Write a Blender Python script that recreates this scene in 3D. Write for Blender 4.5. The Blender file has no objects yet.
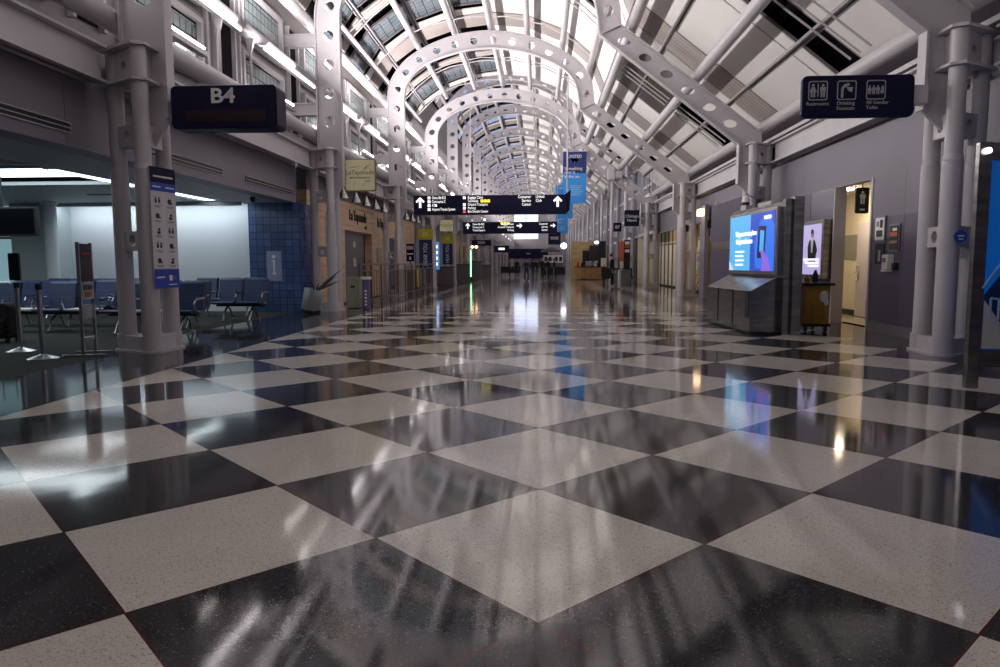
import bpy, bmesh, math, random
from mathutils import Vector, Matrix
random.seed(7)
S = bpy.context.scene
COL = S.collection
PI = math.pi

# ------------------------------------------------------------------ materials
def mat(name, col, rough=0.5, metal=0.0, emit=None, es=0.0, spec=0.5):
    m = bpy.data.materials.new(name); m.use_nodes = True
    b = m.node_tree.nodes['Principled BSDF']
    b.inputs['Base Color'].default_value = (*col, 1)
    b.inputs['Roughness'].default_value = rough
    b.inputs['Metallic'].default_value = metal
    b.inputs['Specular IOR Level'].default_value = spec
    if emit:
        b.inputs['Emission Color'].default_value = (*emit, 1)
        b.inputs['Emission Strength'].default_value = es
    return m

def noisy(m, c1, c2, scale, detail=3, stretch=(1, 1, 1), lo=0.35, hi=0.65):
    nt = m.node_tree; b = nt.nodes['Principled BSDF']
    tc = nt.nodes.new('ShaderNodeTexCoord'); mp = nt.nodes.new('ShaderNodeMapping')
    mp.inputs['Scale'].default_value = stretch
    n = nt.nodes.new('ShaderNodeTexNoise'); n.inputs['Scale'].default_value = scale; n.inputs['Detail'].default_value = detail
    r = nt.nodes.new('ShaderNodeValToRGB')
    r.color_ramp.elements[0].position = lo; r.color_ramp.elements[1].position = hi
    r.color_ramp.elements[0].color = (*c1, 1); r.color_ramp.elements[1].color = (*c2, 1)
    nt.links.new(tc.outputs['Object'], mp.inputs['Vector']); nt.links.new(mp.outputs[0], n.inputs['Vector'])
    nt.links.new(n.outputs['Fac'], r.inputs['Fac']); nt.links.new(r.outputs[0], b.inputs['Base Color'])
    return m

def mth(nt, op, a, b=None, c=None):
    n = nt.nodes.new('ShaderNodeMath'); n.operation = op
    for i, v in enumerate((a, b, c)):
        if v is None: continue
        if isinstance(v, (int, float)): n.inputs[i].default_value = v
        else: nt.links.new(v, n.inputs[i])
    return n.outputs[0]

def mixc(nt, fac, c1, c2):
    n = nt.nodes.new('ShaderNodeMix'); n.data_type = 'RGBA'
    nt.links.new(fac, n.inputs[0])
    for k, v in ((6, c1), (7, c2)):
        if isinstance(v, tuple): n.inputs[k].default_value = (*v, 1)
        else: nt.links.new(v, n.inputs[k])
    return n.outputs[2]

def floor_material():
    m = bpy.data.materials.new('terrazzo'); m.use_nodes = True
    nt = m.node_tree; b = nt.nodes['Principled BSDF']
    tc = nt.nodes.new('ShaderNodeTexCoord'); sx = nt.nodes.new('ShaderNodeSeparateXYZ')
    nt.links.new(tc.outputs['Object'], sx.inputs[0])
    D = 0.7611
    i = mth(nt, 'DIVIDE', mth(nt, 'ADD', sx.outputs[0], 0.006), D)
    j = mth(nt, 'DIVIDE', mth(nt, 'SUBTRACT', sx.outputs[1], 2.43), D)
    a = mth(nt, 'MULTIPLY', mth(nt, 'ADD', i, j), 0.5)
    c = mth(nt, 'MULTIPLY', mth(nt, 'SUBTRACT', i, j), 0.5)
    par = mth(nt, 'ADD', mth(nt, 'FLOOR', a), mth(nt, 'FLOOR', c))
    light = mth(nt, 'FLOORED_MODULO', par, 2.0)
    inside = mth(nt, 'MULTIPLY', mth(nt, 'GREATER_THAN', i, -6.0), mth(nt, 'LESS_THAN', i, 7.0))
    # the one dark medallion tile under the photographer
    da = mth(nt, 'LESS_THAN', mth(nt, 'ABSOLUTE', mth(nt, 'ADD', a, 0.5)), 0.5)
    dc = mth(nt, 'LESS_THAN', mth(nt, 'ABSOLUTE', mth(nt, 'SUBTRACT', c, 0.5)), 0.5)
    odd = mth(nt, 'MULTIPLY', da, dc)
    light = mth(nt, 'MULTIPLY', mth(nt, 'MULTIPLY', light, inside), mth(nt, 'SUBTRACT', 1.0, odd))
    def chips(scale, lo, hi, cols):
        v = nt.nodes.new('ShaderNodeTexVoronoi'); v.inputs['Scale'].default_value = scale
        nt.links.new(tc.outputs['Object'], v.inputs['Vector'])
        sp = nt.nodes.new('ShaderNodeSeparateColor'); nt.links.new(v.outputs['Color'], sp.inputs[0])
        r = nt.nodes.new('ShaderNodeValToRGB'); r.color_ramp.interpolation = 'CONSTANT'
        e = r.color_ramp.elements
        e[0].position = 0; e[0].color = (*cols[0], 1); e[1].position = lo; e[1].color = (*cols[1], 1)
        x = e.new(hi); x.color = (*cols[2], 1)
        nt.links.new(sp.outputs[0], r.inputs['Fac']); return r.outputs[0]
    lc = chips(210, 0.08, 0.84, ((0.36, 0.33, 0.30), (0.70, 0.655, 0.595), (0.78, 0.74, 0.68)))
    dk = chips(210, 0.75, 0.988, ((0.034, 0.032, 0.037), (0.055, 0.053, 0.06), (0.20, 0.19, 0.19)))
    col = mixc(nt, light, dk, lc)
    nz = nt.nodes.new('ShaderNodeTexNoise'); nz.inputs['Scale'].default_value = 1.3; nz.inputs['Detail'].default_value = 4
    nt.links.new(tc.outputs['Object'], nz.inputs['Vector'])
    hs = nt.nodes.new('ShaderNodeHueSaturation'); nt.links.new(col, hs.inputs['Color'])
    nt.links.new(mth(nt, 'ADD', mth(nt, 'MULTIPLY', nz.outputs['Fac'], 0.3), 0.85), hs.inputs['Value'])
    # thin red divider strips
    def edge(v):
        f = mth(nt, 'FRACT', v); return mth(nt, 'MINIMUM', f, mth(nt, 'SUBTRACT', 1.0, f))
    ln = mth(nt, 'MULTIPLY', mth(nt, 'LESS_THAN', mth(nt, 'MINIMUM', edge(a), edge(c)), 0.0042), inside)
    nt.links.new(mixc(nt, ln, hs.outputs[0], (0.11, 0.018, 0.02)), b.inputs['Base Color'])
    n2 = nt.nodes.new('ShaderNodeTexNoise'); n2.inputs['Scale'].default_value = 2.2; n2.inputs['Detail'].default_value = 5
    nt.links.new(tc.outputs['Object'], n2.inputs['Vector'])
    nt.links.new(mth(nt, 'ADD', mth(nt, 'MULTIPLY', n2.outputs['Fac'], 0.06), 0.045), b.inputs['Roughness'])
    n3 = nt.nodes.new('ShaderNodeTexNoise'); n3.inputs['Scale'].default_value = 1.6; n3.inputs['Detail'].default_value = 1
    nt.links.new(tc.outputs['Object'], n3.inputs['Vector'])
    bp = nt.nodes.new('ShaderNodeBump'); bp.inputs['Strength'].default_value = 0.12; bp.inputs['Distance'].default_value = 0.006
    n4 = nt.nodes.new('ShaderNodeTexNoise'); n4.inputs['Scale'].default_value = 7.0; n4.inputs['Detail'].default_value = 0
    nt.links.new(tc.outputs['Object'], n4.inputs['Vector'])
    b2 = nt.nodes.new('ShaderNodeBump'); b2.inputs['Strength'].default_value = 0.12; b2.inputs['Distance'].default_value = 0.0012
    nt.links.new(n4.outputs['Fac'], b2.inputs['Height'])
    nt.links.new(n3.outputs['Fac'], bp.inputs['Height']); nt.links.new(b2.outputs[0], bp.inputs['Normal']); nt.links.new(bp.outputs[0], b.inputs['Normal'])
    b.inputs['IOR'].default_value = 1.46
    return m

def grid_material(name, base, line, size, w, axes=(0, 1), rough=0.25, jitter=0.0):
    """square grid lines; axes pick the two object coordinates (a tuple of weights allowed)"""
    m = mat(name, base, rough); nt = m.node_tree; b = nt.nodes['Principled BSDF']
    tc = nt.nodes.new('ShaderNodeTexCoord'); sx = nt.nodes.new('ShaderNodeSeparateXYZ')
    nt.links.new(tc.outputs['Object'], sx.inputs[0])
    def co(ax):
        if isinstance(ax, int): return sx.outputs[ax]
        return mth(nt, 'ADD', sx.outputs[0], mth(nt, 'MULTIPLY', sx.outputs[2], ax[1]))
    def edge(v):
        f = mth(nt, 'FRACT', mth(nt, 'DIVIDE', v, size)); return mth(nt, 'MINIMUM', f, mth(nt, 'SUBTRACT', 1.0, f))
    u, v = co(axes[0]), co(axes[1])
    ln = mth(nt, 'LESS_THAN', mth(nt, 'MINIMUM', edge(u), edge(v)), w)
    bc = base
    if jitter:
        wn = nt.nodes.new('ShaderNodeTexWhiteNoise'); wn.noise_dimensions = '2D'
        cb = nt.nodes.new('ShaderNodeCombineXYZ')
        nt.links.new(mth(nt, 'FLOOR', mth(nt, 'DIVIDE', u, size)), cb.inputs[0])
        nt.links.new(mth(nt, 'FLOOR', mth(nt, 'DIVIDE', v, size)), cb.inputs[1])
        nt.links.new(cb.outputs[0], wn.inputs['Vector'])
        bc = mixc(nt, wn.outputs['Value'], tuple(x * (1 - jitter) for x in base), tuple(x * (1 + jitter) for x in base))
    nt.links.new(mixc(nt, ln, bc, line), b.inputs['Base Color'])
    return m

def stripe_material(name, c1, c2, size, axis, duty=0.5, rough=0.5):
    m = mat(name, c1, rough); nt = m.node_tree; b = nt.nodes['Principled BSDF']
    tc = nt.nodes.new('ShaderNodeTexCoord'); sx = nt.nodes.new('ShaderNodeSeparateXYZ')
    nt.links.new(tc.outputs['Object'], sx.inputs[0])
    f = mth(nt, 'LESS_THAN', mth(nt, 'FRACT', mth(nt, 'DIVIDE', sx.outputs[axis], size)), duty)
    nt.links.new(mixc(nt, f, c1, c2), b.inputs['Base Color']); return m

M = dict(
    paint=noisy(mat('grey_paint', (0.53, 0.50, 0.53), 0.42), (0.51, 0.48, 0.51), (0.55, 0.52, 0.55), 1.2),
    paint_dark=mat('dark_grey_trim_paint', (0.22, 0.2, 0.22), 0.5),  # darker grey for seams, trims and small frames
    white=mat('white_panel', (0.86, 0.83, 0.81), 0.55),
    tan=stripe_material('tan_louvre', (0.42, 0.37, 0.35), (0.33, 0.285, 0.27), 0.22, 1, 0.5),
    deck=mat('dark_roof_deck', (0.010, 0.010, 0.013), 0.95, spec=0.05),
    glass=grid_material('wired_skylight_glass', (0.135, 0.17, 0.20), (0.02, 0.022, 0.028), 0.30, 0.05, (0, 1), 0.12),
    glass_far=grid_material('dusk_glow_skylight_glass', (0.30, 0.36, 0.5), (0.03, 0.035, 0.05), 0.30, 0.05, (0, 1), 0.12),
    glass_wall=grid_material('wired_wall_glass', (0.24, 0.29, 0.30), (0.02, 0.022, 0.028), 0.24, 0.05, (1, 2), 0.15),
    black=mat('black_plastic', (0.012, 0.012, 0.014), 0.45),
    mull=mat('dark_mullion', (0.16, 0.14, 0.15), 0.5),
    wall=noisy(mat('lilac_wall_paint', (0.20, 0.182, 0.228), 0.5), (0.19, 0.174, 0.218), (0.21, 0.19, 0.238), 0.8),
    wall_panel=noisy(mat('violet_wall_panel', (0.105, 0.092, 0.145), 0.32), (0.098, 0.085, 0.137), (0.115, 0.10, 0.155), 0.8),
    wall_up=mat('pale_wall_panel', (0.30, 0.275, 0.295), 0.5),
    gatewall=mat('gate_wall', (0.62, 0.66, 0.70), 0.55),
    gateceil=mat('gate_ceiling', (0.42, 0.48, 0.50), 0.6),
    carpet=noisy(mat('gate_carpet', (0.055, 0.062, 0.06), 0.95, spec=0.1), (0.038, 0.045, 0.043), (0.07, 0.076, 0.073), 60),
    bluetile=grid_material('blue_tile', (0.075, 0.125, 0.29), (0.02, 0.033, 0.09), 0.195, 0.035, (0, 2), 0.2, 0.22),
    bluetile_side=grid_material('shaded_blue_tile_return', (0.05, 0.09, 0.24), (0.02, 0.03, 0.1), 0.195, 0.035, (1, 2), 0.2, 0.22),  # same tile in darker blue; shade of the return put into the colour
    navy=mat('navy_sign', (0.006, 0.007, 0.036), 0.5, spec=0.2),
    navy_dark=mat('dark_red_display', (0.016, 0.004, 0.006), 0.2),
    letter=mat('white_letter', (0.8, 0.8, 0.8), 0.5),
    letter_lit=mat('lit_white_letter', (0.9, 0.9, 0.9), 0.5, 0, (1, 0.98, 0.95), 1.0),
    yellow_lit=mat('lit_yellow_square', (0.8, 0.6, 0.05), 0.5, 0, (1, 0.75, 0.05), 1.3),
    steel=noisy(mat('brushed_steel', (0.30, 0.29, 0.28), 0.26, 1.0), (0.22, 0.215, 0.21), (0.38, 0.37, 0.36), 2.2, 5, (1, 1, 6)),
    chrome=mat('satin_aluminium', (0.68, 0.68, 0.70), 0.25, 1.0),
    seatblue=stripe_material('blue_seat_vinyl', (0.036, 0.066, 0.19), (0.025, 0.046, 0.13), 0.085, 2, 0.85, 0.4),
    seatpan=mat('dark_blue_seat_vinyl', (0.03, 0.045, 0.12), 0.4),
    wood=noisy(mat('maple_panel', (0.62, 0.42, 0.27), 0.4), (0.54, 0.35, 0.215), (0.70, 0.49, 0.33), 1.4, 4, (1, 0.6, 7)),
    wood2=noisy(mat('counter_wood', (0.42, 0.22, 0.08), 0.4), (0.36, 0.18, 0.06), (0.50, 0.28, 0.11), 2.0, 4, (1, 1, 6)),
    wood_pale=noisy(mat('pale_wood_board', (0.66, 0.46, 0.18), 0.45), (0.60, 0.40, 0.14), (0.72, 0.53, 0.24), 1.0, 4, (1, 1, 9)),  # pale plank wood of the coffee kiosk wall
    grille=stripe_material('grille_steel', (0.32, 0.30, 0.31), (0.14, 0.13, 0.14), 0.16, 1, 0.45),
    rail=mat('rail_steel', (0.22, 0.20, 0.20), 0.35, 0.7),
    green=mat('pale_green_bin', (0.30, 0.35, 0.25), 0.45),
    yellowsign=mat('cream_yellow_sign', (0.58, 0.53, 0.34), 0.5, 0, (0.85, 0.75, 0.45), 0.10),
    olive=mat('olive_letter', (0.16, 0.15, 0.03), 0.6),
    brownletter=mat('dark_letter', (0.03, 0.025, 0.02), 0.5),
    lime=mat('lime_banner', (0.42, 0.42, 0.02), 0.5),
    bannerblue=mat('banner_blue', (0.035, 0.30, 0.80), 0.5),
    bannerdeep=mat('banner_deep_blue', (0.01, 0.03, 0.16), 0.45),
    cream=mat('cream_wall', (0.80, 0.72, 0.55), 0.6),
    sage=mat('sage_band', (0.28, 0.30, 0.25), 0.6),
    ochre=noisy(mat('ochre_cart', (0.46, 0.24, 0.03), 0.5), (0.40, 0.20, 0.02), (0.52, 0.28, 0.05), 3),
    leaf=mat('dark_leaf', (0.015, 0.022, 0.016), 0.4),
    skin=mat('skin', (0.45, 0.28, 0.2), 0.6), hair=mat('dark_hair', (0.02, 0.015, 0.012), 0.7),
    cloth_dark=mat('dark_cloth', (0.014, 0.014, 0.018), 0.85), cloth_blue=mat('denim', (0.03, 0.04, 0.08), 0.85),
    cloth_tan=mat('tan_cloth', (0.22, 0.12, 0.06), 0.85), shoe=mat('pale_shoe', (0.65, 0.63, 0.6), 0.6),
    lamp=mat('lamp_tube', (1, 1, 1), 0.5, 0, (1, 0.93, 0.88), 14),
    lamp_soft=mat('lamp_trough', (1, 1, 1), 0.5, 0, (1, 0.92, 0.88), 2.6),
    lamp_gate=mat('gate_lamp', (1, 1, 1), 0.5, 0, (0.84, 0.95, 1.0), 3.2),
    lamp_warm=mat('warm_lamp', (1, 1, 1), 0.5, 0, (1, 0.62, 0.30), 5),
    lamp_cool=mat('cool_lamp', (1, 1, 1), 0.5, 0, (0.95, 0.97, 1.0), 3.5),
    green_tube=mat('green_lamp', (0.5, 1, 0.6), 0.5, 0, (0.45, 1.0, 0.55), 2.0),
    window_dusk=mat('lit_window_glass', (0.14, 0.14, 0.17), 0.15, 0, (0.60, 0.66, 0.85), 0.12),
    gate_glass=mat('pale_blue_window_glass', (0.3, 0.45, 0.5), 0.15, 0, (0.45, 0.75, 0.85), 0.35),
    white_sign=mat('lit_white_sign', (0.9, 0.9, 0.9), 0.5, 0, (1, 1, 1), 1.6),
    orange=mat('orange_goods', (0.6, 0.12, 0.03), 0.6),
    tv=mat('screen_off', (0.004, 0.005, 0.007), 0.12),
)

_b = M['glass_far'].node_tree.nodes['Principled BSDF']; _b.inputs['Emission Color'].default_value = (0.5, 0.6, 1.0, 1); _b.inputs['Emission Strength'].default_value = 0.35  # dusk sky glow put into the far skylight panes as emission
# ------------------------------------------------------------------ mesh builder
BASE = {}
HOST = {}
ON_PANEL = ('lettering', 'arrow', 'pictograms', 'yellow_squares', 'red_square', 'led_display', 'pictogram_frames', 'pictogram_figures', 'stripe', 'white_panel', 'lit_patch', 'olive_sprig', 'text_bars')
class MB:
    def __init__(s): s.v = []; s.f = []
    def add(s, vs, fs):
        n = len(s.v); s.v += [tuple(p) for p in vs]; s.f += [tuple(n + k for k in q) for q in fs]; return s
    def box(s, x0, x1, y0, y1, z0, z1):
        x0, x1 = sorted((x0, x1)); y0, y1 = sorted((y0, y1)); z0, z1 = sorted((z0, z1))
        return s.add([(x, y, z) for x in (x0, x1) for y in (y0, y1) for z in (z0, z1)],
                     [(0, 1, 3, 2), (4, 6, 7, 5), (0, 4, 5, 1), (2, 3, 7, 6), (0, 2, 6, 4), (1, 5, 7, 3)])
    def cyl(s, p0, p1, r, n=14, r2=None, cap=True):
        p0, p1 = Vector(p0), Vector(p1); d = (p1 - p0).normalized()
        a = d.orthogonal().normalized(); b = d.cross(a); r2 = r if r2 is None else r2
        vs = [p0 + (a * math.cos(2*PI*k/n) + b * math.sin(2*PI*k/n)) * r for k in range(n)]
        vs += [p1 + (a * math.cos(2*PI*k/n) + b * math.sin(2*PI*k/n)) * r2 for k in range(n)]
        fs = [(k, (k+1) % n, n + (k+1) % n, n + k) for k in range(n)]
        if cap: fs += [tuple(range(n-1, -1, -1)), tuple(range(n, 2*n))]
        return s.add(vs, fs)
    def tube(s, pts, r, n=8):
        pts = [Vector(p) for p in pts]; rs = r if isinstance(r, (list, tuple)) else [r] * len(pts)
        vs = []; ref = None
        for i, p in enumerate(pts):
            d = (pts[min(i+1, len(pts)-1)] - pts[max(i-1, 0)]).normalized()
            if ref is None: ref = d.orthogonal()
            a = (ref - d * ref.dot(d)).normalized(); ref = a; b = d.cross(a)
            vs += [p + (a * math.cos(2*PI*k/n) + b * math.sin(2*PI*k/n)) * rs[i] for k in range(n)]
        fs = []
        for i in range(len(pts) - 1):
            fs += [(i*n + k, i*n + (k+1) % n, (i+1)*n + (k+1) % n, (i+1)*n + k) for k in range(n)]
        fs += [tuple(range(n-1, -1, -1)), tuple(range((len(pts)-1)*n, len(pts)*n))]
        return s.add(vs, fs)
    def prism(s, poly, fn, d0, d1):
        """poly 2-d, fn(u, v, d) -> point, extruded from d0 to d1"""
        n = len(poly)
        vs = [fn(u, v, d0) for u, v in poly] + [fn(u, v, d1) for u, v in poly]
        return s.add(vs, [tuple(range(n-1, -1, -1)), tuple(range(n, 2*n))] + [(k, (k+1) % n, n + (k+1) % n, n + k) for k in range(n)])
    def xz(s, poly, y0, y1): return s.prism(poly, lambda u, v, d: (u, d, v), y0, y1)
    def yz(s, poly, x0, x1): return s.prism(poly, lambda u, v, d: (d, u, v), x0, x1)
    def xy(s, poly, z0, z1): return s.prism(poly, lambda u, v, d: (u, v, d), z0, z1)
    def lathe(s, prof, c, n=20):
        cx, cy, cz = c; vs = []
        for r, z in prof: vs += [(cx + r*math.cos(2*PI*k/n), cy + r*math.sin(2*PI*k/n), cz + z) for k in range(n)]
        fs = []
        for i in range(len(prof) - 1):
            fs += [(i*n + k, i*n + (k+1) % n, (i+1)*n + (k+1) % n, (i+1)*n + k) for k in range(n)]
        fs += [tuple(range(n-1, -1, -1)), tuple(range((len(prof)-1)*n, len(prof)*n))]
        return s.add(vs, fs)
    def ball(s, c, r, n=14, sq=(1, 1, 1)):
        prof = [(max(1e-4, r*math.sin(PI*i/8)), -r*math.cos(PI*i/8)) for i in range(9)]
        t = MB().lathe(prof, (0, 0, 0), n)
        return s.add([(c[0]+x*sq[0], c[1]+y*sq[1], c[2]+z*sq[2]) for x, y, z in t.v], t.f)
    def build(s, name, m, parent=None, smooth=False, bevel=0.0, mods=True):
        if parent and name in ON_PANEL and parent.name in HOST: parent = HOST[parent.name]
        b = BASE.get(parent.name, Vector()) if parent else Vector()
        me = bpy.data.meshes.new(name)
        me.from_pydata([(x-b[0], y-b[1], z-b[2]) for x, y, z in s.v], [], s.f)
        bm = bmesh.new(); bm.from_mesh(me); bmesh.ops.recalc_face_normals(bm, faces=bm.faces); bm.to_mesh(me); bm.free()
        me.materials.append(m)
        o = bpy.data.objects.new(name, me); COL.objects.link(o)
        if smooth:
            for p in me.polygons: p.use_smooth = True
            try: me.set_sharp_from_angle(angle=math.radians(38))
            except Exception: pass
        if bevel:
            bv = o.modifiers.new('bevel', 'BEVEL'); bv.width = bevel; bv.segments = 2; bv.limit_method = 'ANGLE'
        if parent:
            o.parent = parent; BASE[o.name] = b
            if name in ('panel', 'face', 'lower_panel', 'screen_left'): HOST.setdefault(parent.name, o)
        return o

def tag(o, label, cat, group=None, kind=None):
    o['label'] = label; o['category'] = cat
    if group: o['group'] = group
    if kind: o['kind'] = kind
    return o
def struct(o, label=None):
    o['kind'] = 'structure'
    if label: o['label'] = label
    return o
def thing(name, label, cat, loc=(0, 0, 0), group=None, kind=None):
    o = bpy.data.objects.new(name, None); COL.objects.link(o); o.location = loc; o.empty_display_size = 0.1
    BASE[o.name] = Vector(loc); return tag(o, label, cat, group, kind)
def copy_tree(o, parent=None):
    c = o.copy(); COL.objects.link(c)
    if parent: c.parent = parent
    for ch in list(o.children): copy_tree(ch, c)
    return c
def text(s, loc, size, m, parent, face='front', name='lettering', align='CENTER', ext=0.004, sx=1.0, roll=0.0, spacing=1.0, line=1.0, bold=0.004):
    cu = bpy.data.curves.new(name, 'FONT'); cu.body = s; cu.size = size; cu.align_x = align; cu.align_y = 'CENTER'
    cu.extrude = ext; cu.resolution_u = 3; cu.space_character = spacing; cu.space_line = line
    cu.offset = size * bold
    cu.materials.append(m)
    rz = {'front': 0, 'right': PI/2, 'left': -PI/2}[face]
    R = Matrix.Rotation(rz, 4, 'Z') @ Matrix.Rotation(PI/2, 4, 'X') @ Matrix.Rotation(roll, 4, 'Z') @ Matrix.Diagonal((sx, 1, 1, 1))
    if parent and parent.name in HOST: parent = HOST[parent.name]
    b = BASE.get(parent.name, Vector()) if parent else Vector()
    tmp = bpy.data.objects.new('tmp', cu); COL.objects.link(tmp)
    me = bpy.data.meshes.new_from_object(tmp.evaluated_get(bpy.context.evaluated_depsgraph_get()))
    bpy.data.objects.remove(tmp); bpy.data.curves.remove(cu)
    me.transform(Matrix.Translation(Vector(loc) - b) @ R)
    if not me.materials: me.materials.append(m)
    me.name = name
    o = bpy.data.objects.new(name, me); COL.objects.link(o)
    if parent: o.parent = parent; BASE[o.name] = b
    return o

def hull(pts):
    pts = sorted(set((round(x, 5), round(y, 5)) for x, y in pts))
    def half(ps):
        h = []
        for p in ps:
            while len(h) > 1 and (h[-1][0]-h[-2][0])*(p[1]-h[-2][1]) - (h[-1][1]-h[-2][1])*(p[0]-h[-2][0]) <= 0: h.pop()
            h.append(p)
        return h[:-1]
    return half(pts) + half(pts[::-1])
def circ(c, r, n=14, a0=0): return [(c[0] + r*math.cos(a0 + 2*PI*k/n), c[1] + r*math.sin(a0 + 2*PI*k/n)) for k in range(n)]
def rrect(x0, x1, z0, z1, r, n=5):
    out = []
    for cx, cz, a in ((x1-r, z1-r, 0), (x0+r, z1-r, PI/2), (x0+r, z0+r, PI), (x1-r, z0+r, 1.5*PI)):
        out += [(cx + r*math.cos(a + PI/2*k/n), cz + r*math.sin(a + PI/2*k/n)) for k in range(n+1)]
    return out

# ------------------------------------------------------------------ perforated plates
def holed_cell(mb, fmap, s0, s1, t0, t1, r, th, n=20):
    """plate cell in (s,t) with one round hole; fmap(s,t,d)->point"""
    cs, ct = (s0+s1)/2, (t0+t1)/2; hs, ht = (s1-s0)/2, (t1-t0)/2
    ang = sorted(set([round(2*PI*k/n, 6) for k in range(n)] + [round(math.atan2(b*ht, a*hs) % (2*PI), 6) for a in (-1, 1) for b in (-1, 1)]))
    k = len(ang); vs = []
    for d in (-th/2, th/2):
        for a in ang: vs.append(fmap(cs + r*math.cos(a), ct + r*math.sin(a), d))
        for a in ang:
            ca, sa = math.cos(a), math.sin(a)
            q = min(hs/abs(ca) if abs(ca) > 1e-9 else 1e9, ht/abs(sa) if abs(sa) > 1e-9 else 1e9)
            vs.append(fmap(cs + q*ca, ct + q*sa, d))
    fs = []
    for i in range(k):
        j = (i+1) % k
        fs += [(i, j, k+j, k+i), (2*k+i, 3*k+i, 3*k+j, 2*k+j), (i, 2*k+i, 2*k+j, j), (k+i, k+j, 3*k+j, 3*k+i)]
    mb.add(vs, fs)

# frame section, measured in the hall (x, z): outer | inner edge pairs
def frame_pairs(lift):
    arc = [(-5.99, 8.15, -5.35, 8.08), (-5.82, 8.6, -5.22, 8.4), (-5.47, 9.07, -4.98, 8.75), (-5.05, 9.42, -4.68, 9.0),
           (-4.35, 9.8, -4.1, 9.28), (-3.5, 10.1, -3.3, 9.51), (-2.7, 10.25, -2.6, 9.63), (-1.9, 10.29, -1.85, 9.66),
           (-1.1, 10.2, -1.15, 9.58), (-.35, 10.03, -.5, 9.45), (.35, 9.76, .1, 9.24), (1.0, 9.4, .65, 8.97),
           (1.5, 9.03, 1.05, 8.68), (1.88, 8.55, 1.34, 8.3), (2.03, 8.05, 1.47, 7.9), (2.09, 7.49, 1.55, 7.26)]
    arc = [(a, b+lift, c, d+lift) for a, b, c, d in arc]
    leg = [(-6.03, 4.36, -5.38, 4.36), (-6.03, 6.0, -5.38, 6.0), (-6.03, 7.0+lift, -5.38, 7.0+lift), (-6.03, 7.6+lift, -5.38, 7.6+lift)]
    return leg + arc

def smooth_pairs(P, sub=5):
    out = []
    for i in range(len(P)-1):
        p0, p1, p2, p3 = P[max(i-1, 0)], P[i], P[i+1], P[min(i+2, len(P)-1)]
        for k in range(sub):
            t = k/sub
            out.append(tuple(0.5*((2*b) + (-a+c)*t + (2*a-5*b+4*c-d)*t*t + (-a+3*b-3*c+d)*t**3) for a, b, c, d in zip(p0, p1, p2, p3)))
    out.append(P[-1]); return out

class Band:
    def __init__(s, P):
        s.P = P; s.L = [0]
        for a, b in zip(P, P[1:]):
            m0 = ((a[0]+a[2])/2, (a[1]+a[3])/2); m1 = ((b[0]+b[2])/2, (b[1]+b[3])/2)
            s.L.append(s.L[-1] + math.dist(m0, m1))
    def at(s, q, t):
        """t: -0.5 outer .. 0.5 inner"""
        q = min(max(q, 0), s.L[-1]); i = 0
        while i < len(s.L)-2 and s.L[i+1] < q: i += 1
        f = (q - s.L[i]) / max(1e-9, s.L[i+1]-s.L[i]); a, b = s.P[i], s.P[i+1]
        p = [x + (y-x)*f for x, y in zip(a, b)]; w = t + 0.5
        return p[0] + (p[2]-p[0])*w, p[1] + (p[3]-p[1])*w

FL = 0.11     # half flange
def band_web(mb, B, start, pitch, r, th=0.05, nh=20):
    L = B.L[-1]; w = 0.62
    fm = lambda q, t, d: (B.at(q, t/w)[0], d, B.at(q, t/w)[1])
    n = int((L - start) / pitch); rest = L - start - n*pitch
    def plain(a, b):
        k = max(1, int((b-a)/0.2))
        for i in range(k):
            q0, q1 = a + (b-a)*i/k, a + (b-a)*(i+1)/k
            c = [(q0, -w/2), (q0, w/2), (q1, w/2), (q1, -w/2)]
            mb.add([fm(q, t, d) for d in (-th/2, th/2) for q, t in c], [(0, 3, 2, 1), (4, 5, 6, 7), (0, 1, 5, 4), (1, 2, 6, 5), (2, 3, 7, 6), (3, 0, 4, 7)])
    if start > 0.01: plain(0, start)
    for k in range(n): holed_cell(mb, fm, start + k*pitch, start + (k+1)*pitch, -w/2, w/2, r, th, nh)
    if rest > 0.01: plain(L-rest, L)
def band_flange(mb, pts, th=0.035, half=FL):
    for a, b in zip(pts, pts[1:]):
        a, b = Vector((a[0], 0, a[1])), Vector((b[0], 0, b[1])); d = (b-a).normalized(); nrm = Vector((-d.z, 0, d.x)) * th/2
        e = d * 0.004
        vs = [p + nrm*sg + Vector((0, y, 0)) for y in (-half, half) for p, sg in ((a-e, 1), (b+e, 1), (b+e, -1), (a-e, -1))]
        mb.add(vs, [(0, 1, 2, 3), (4, 7, 6, 5), (0, 4, 5, 1), (1, 5, 6, 2), (2, 6, 7, 3), (3, 7, 4, 0)])

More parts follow.
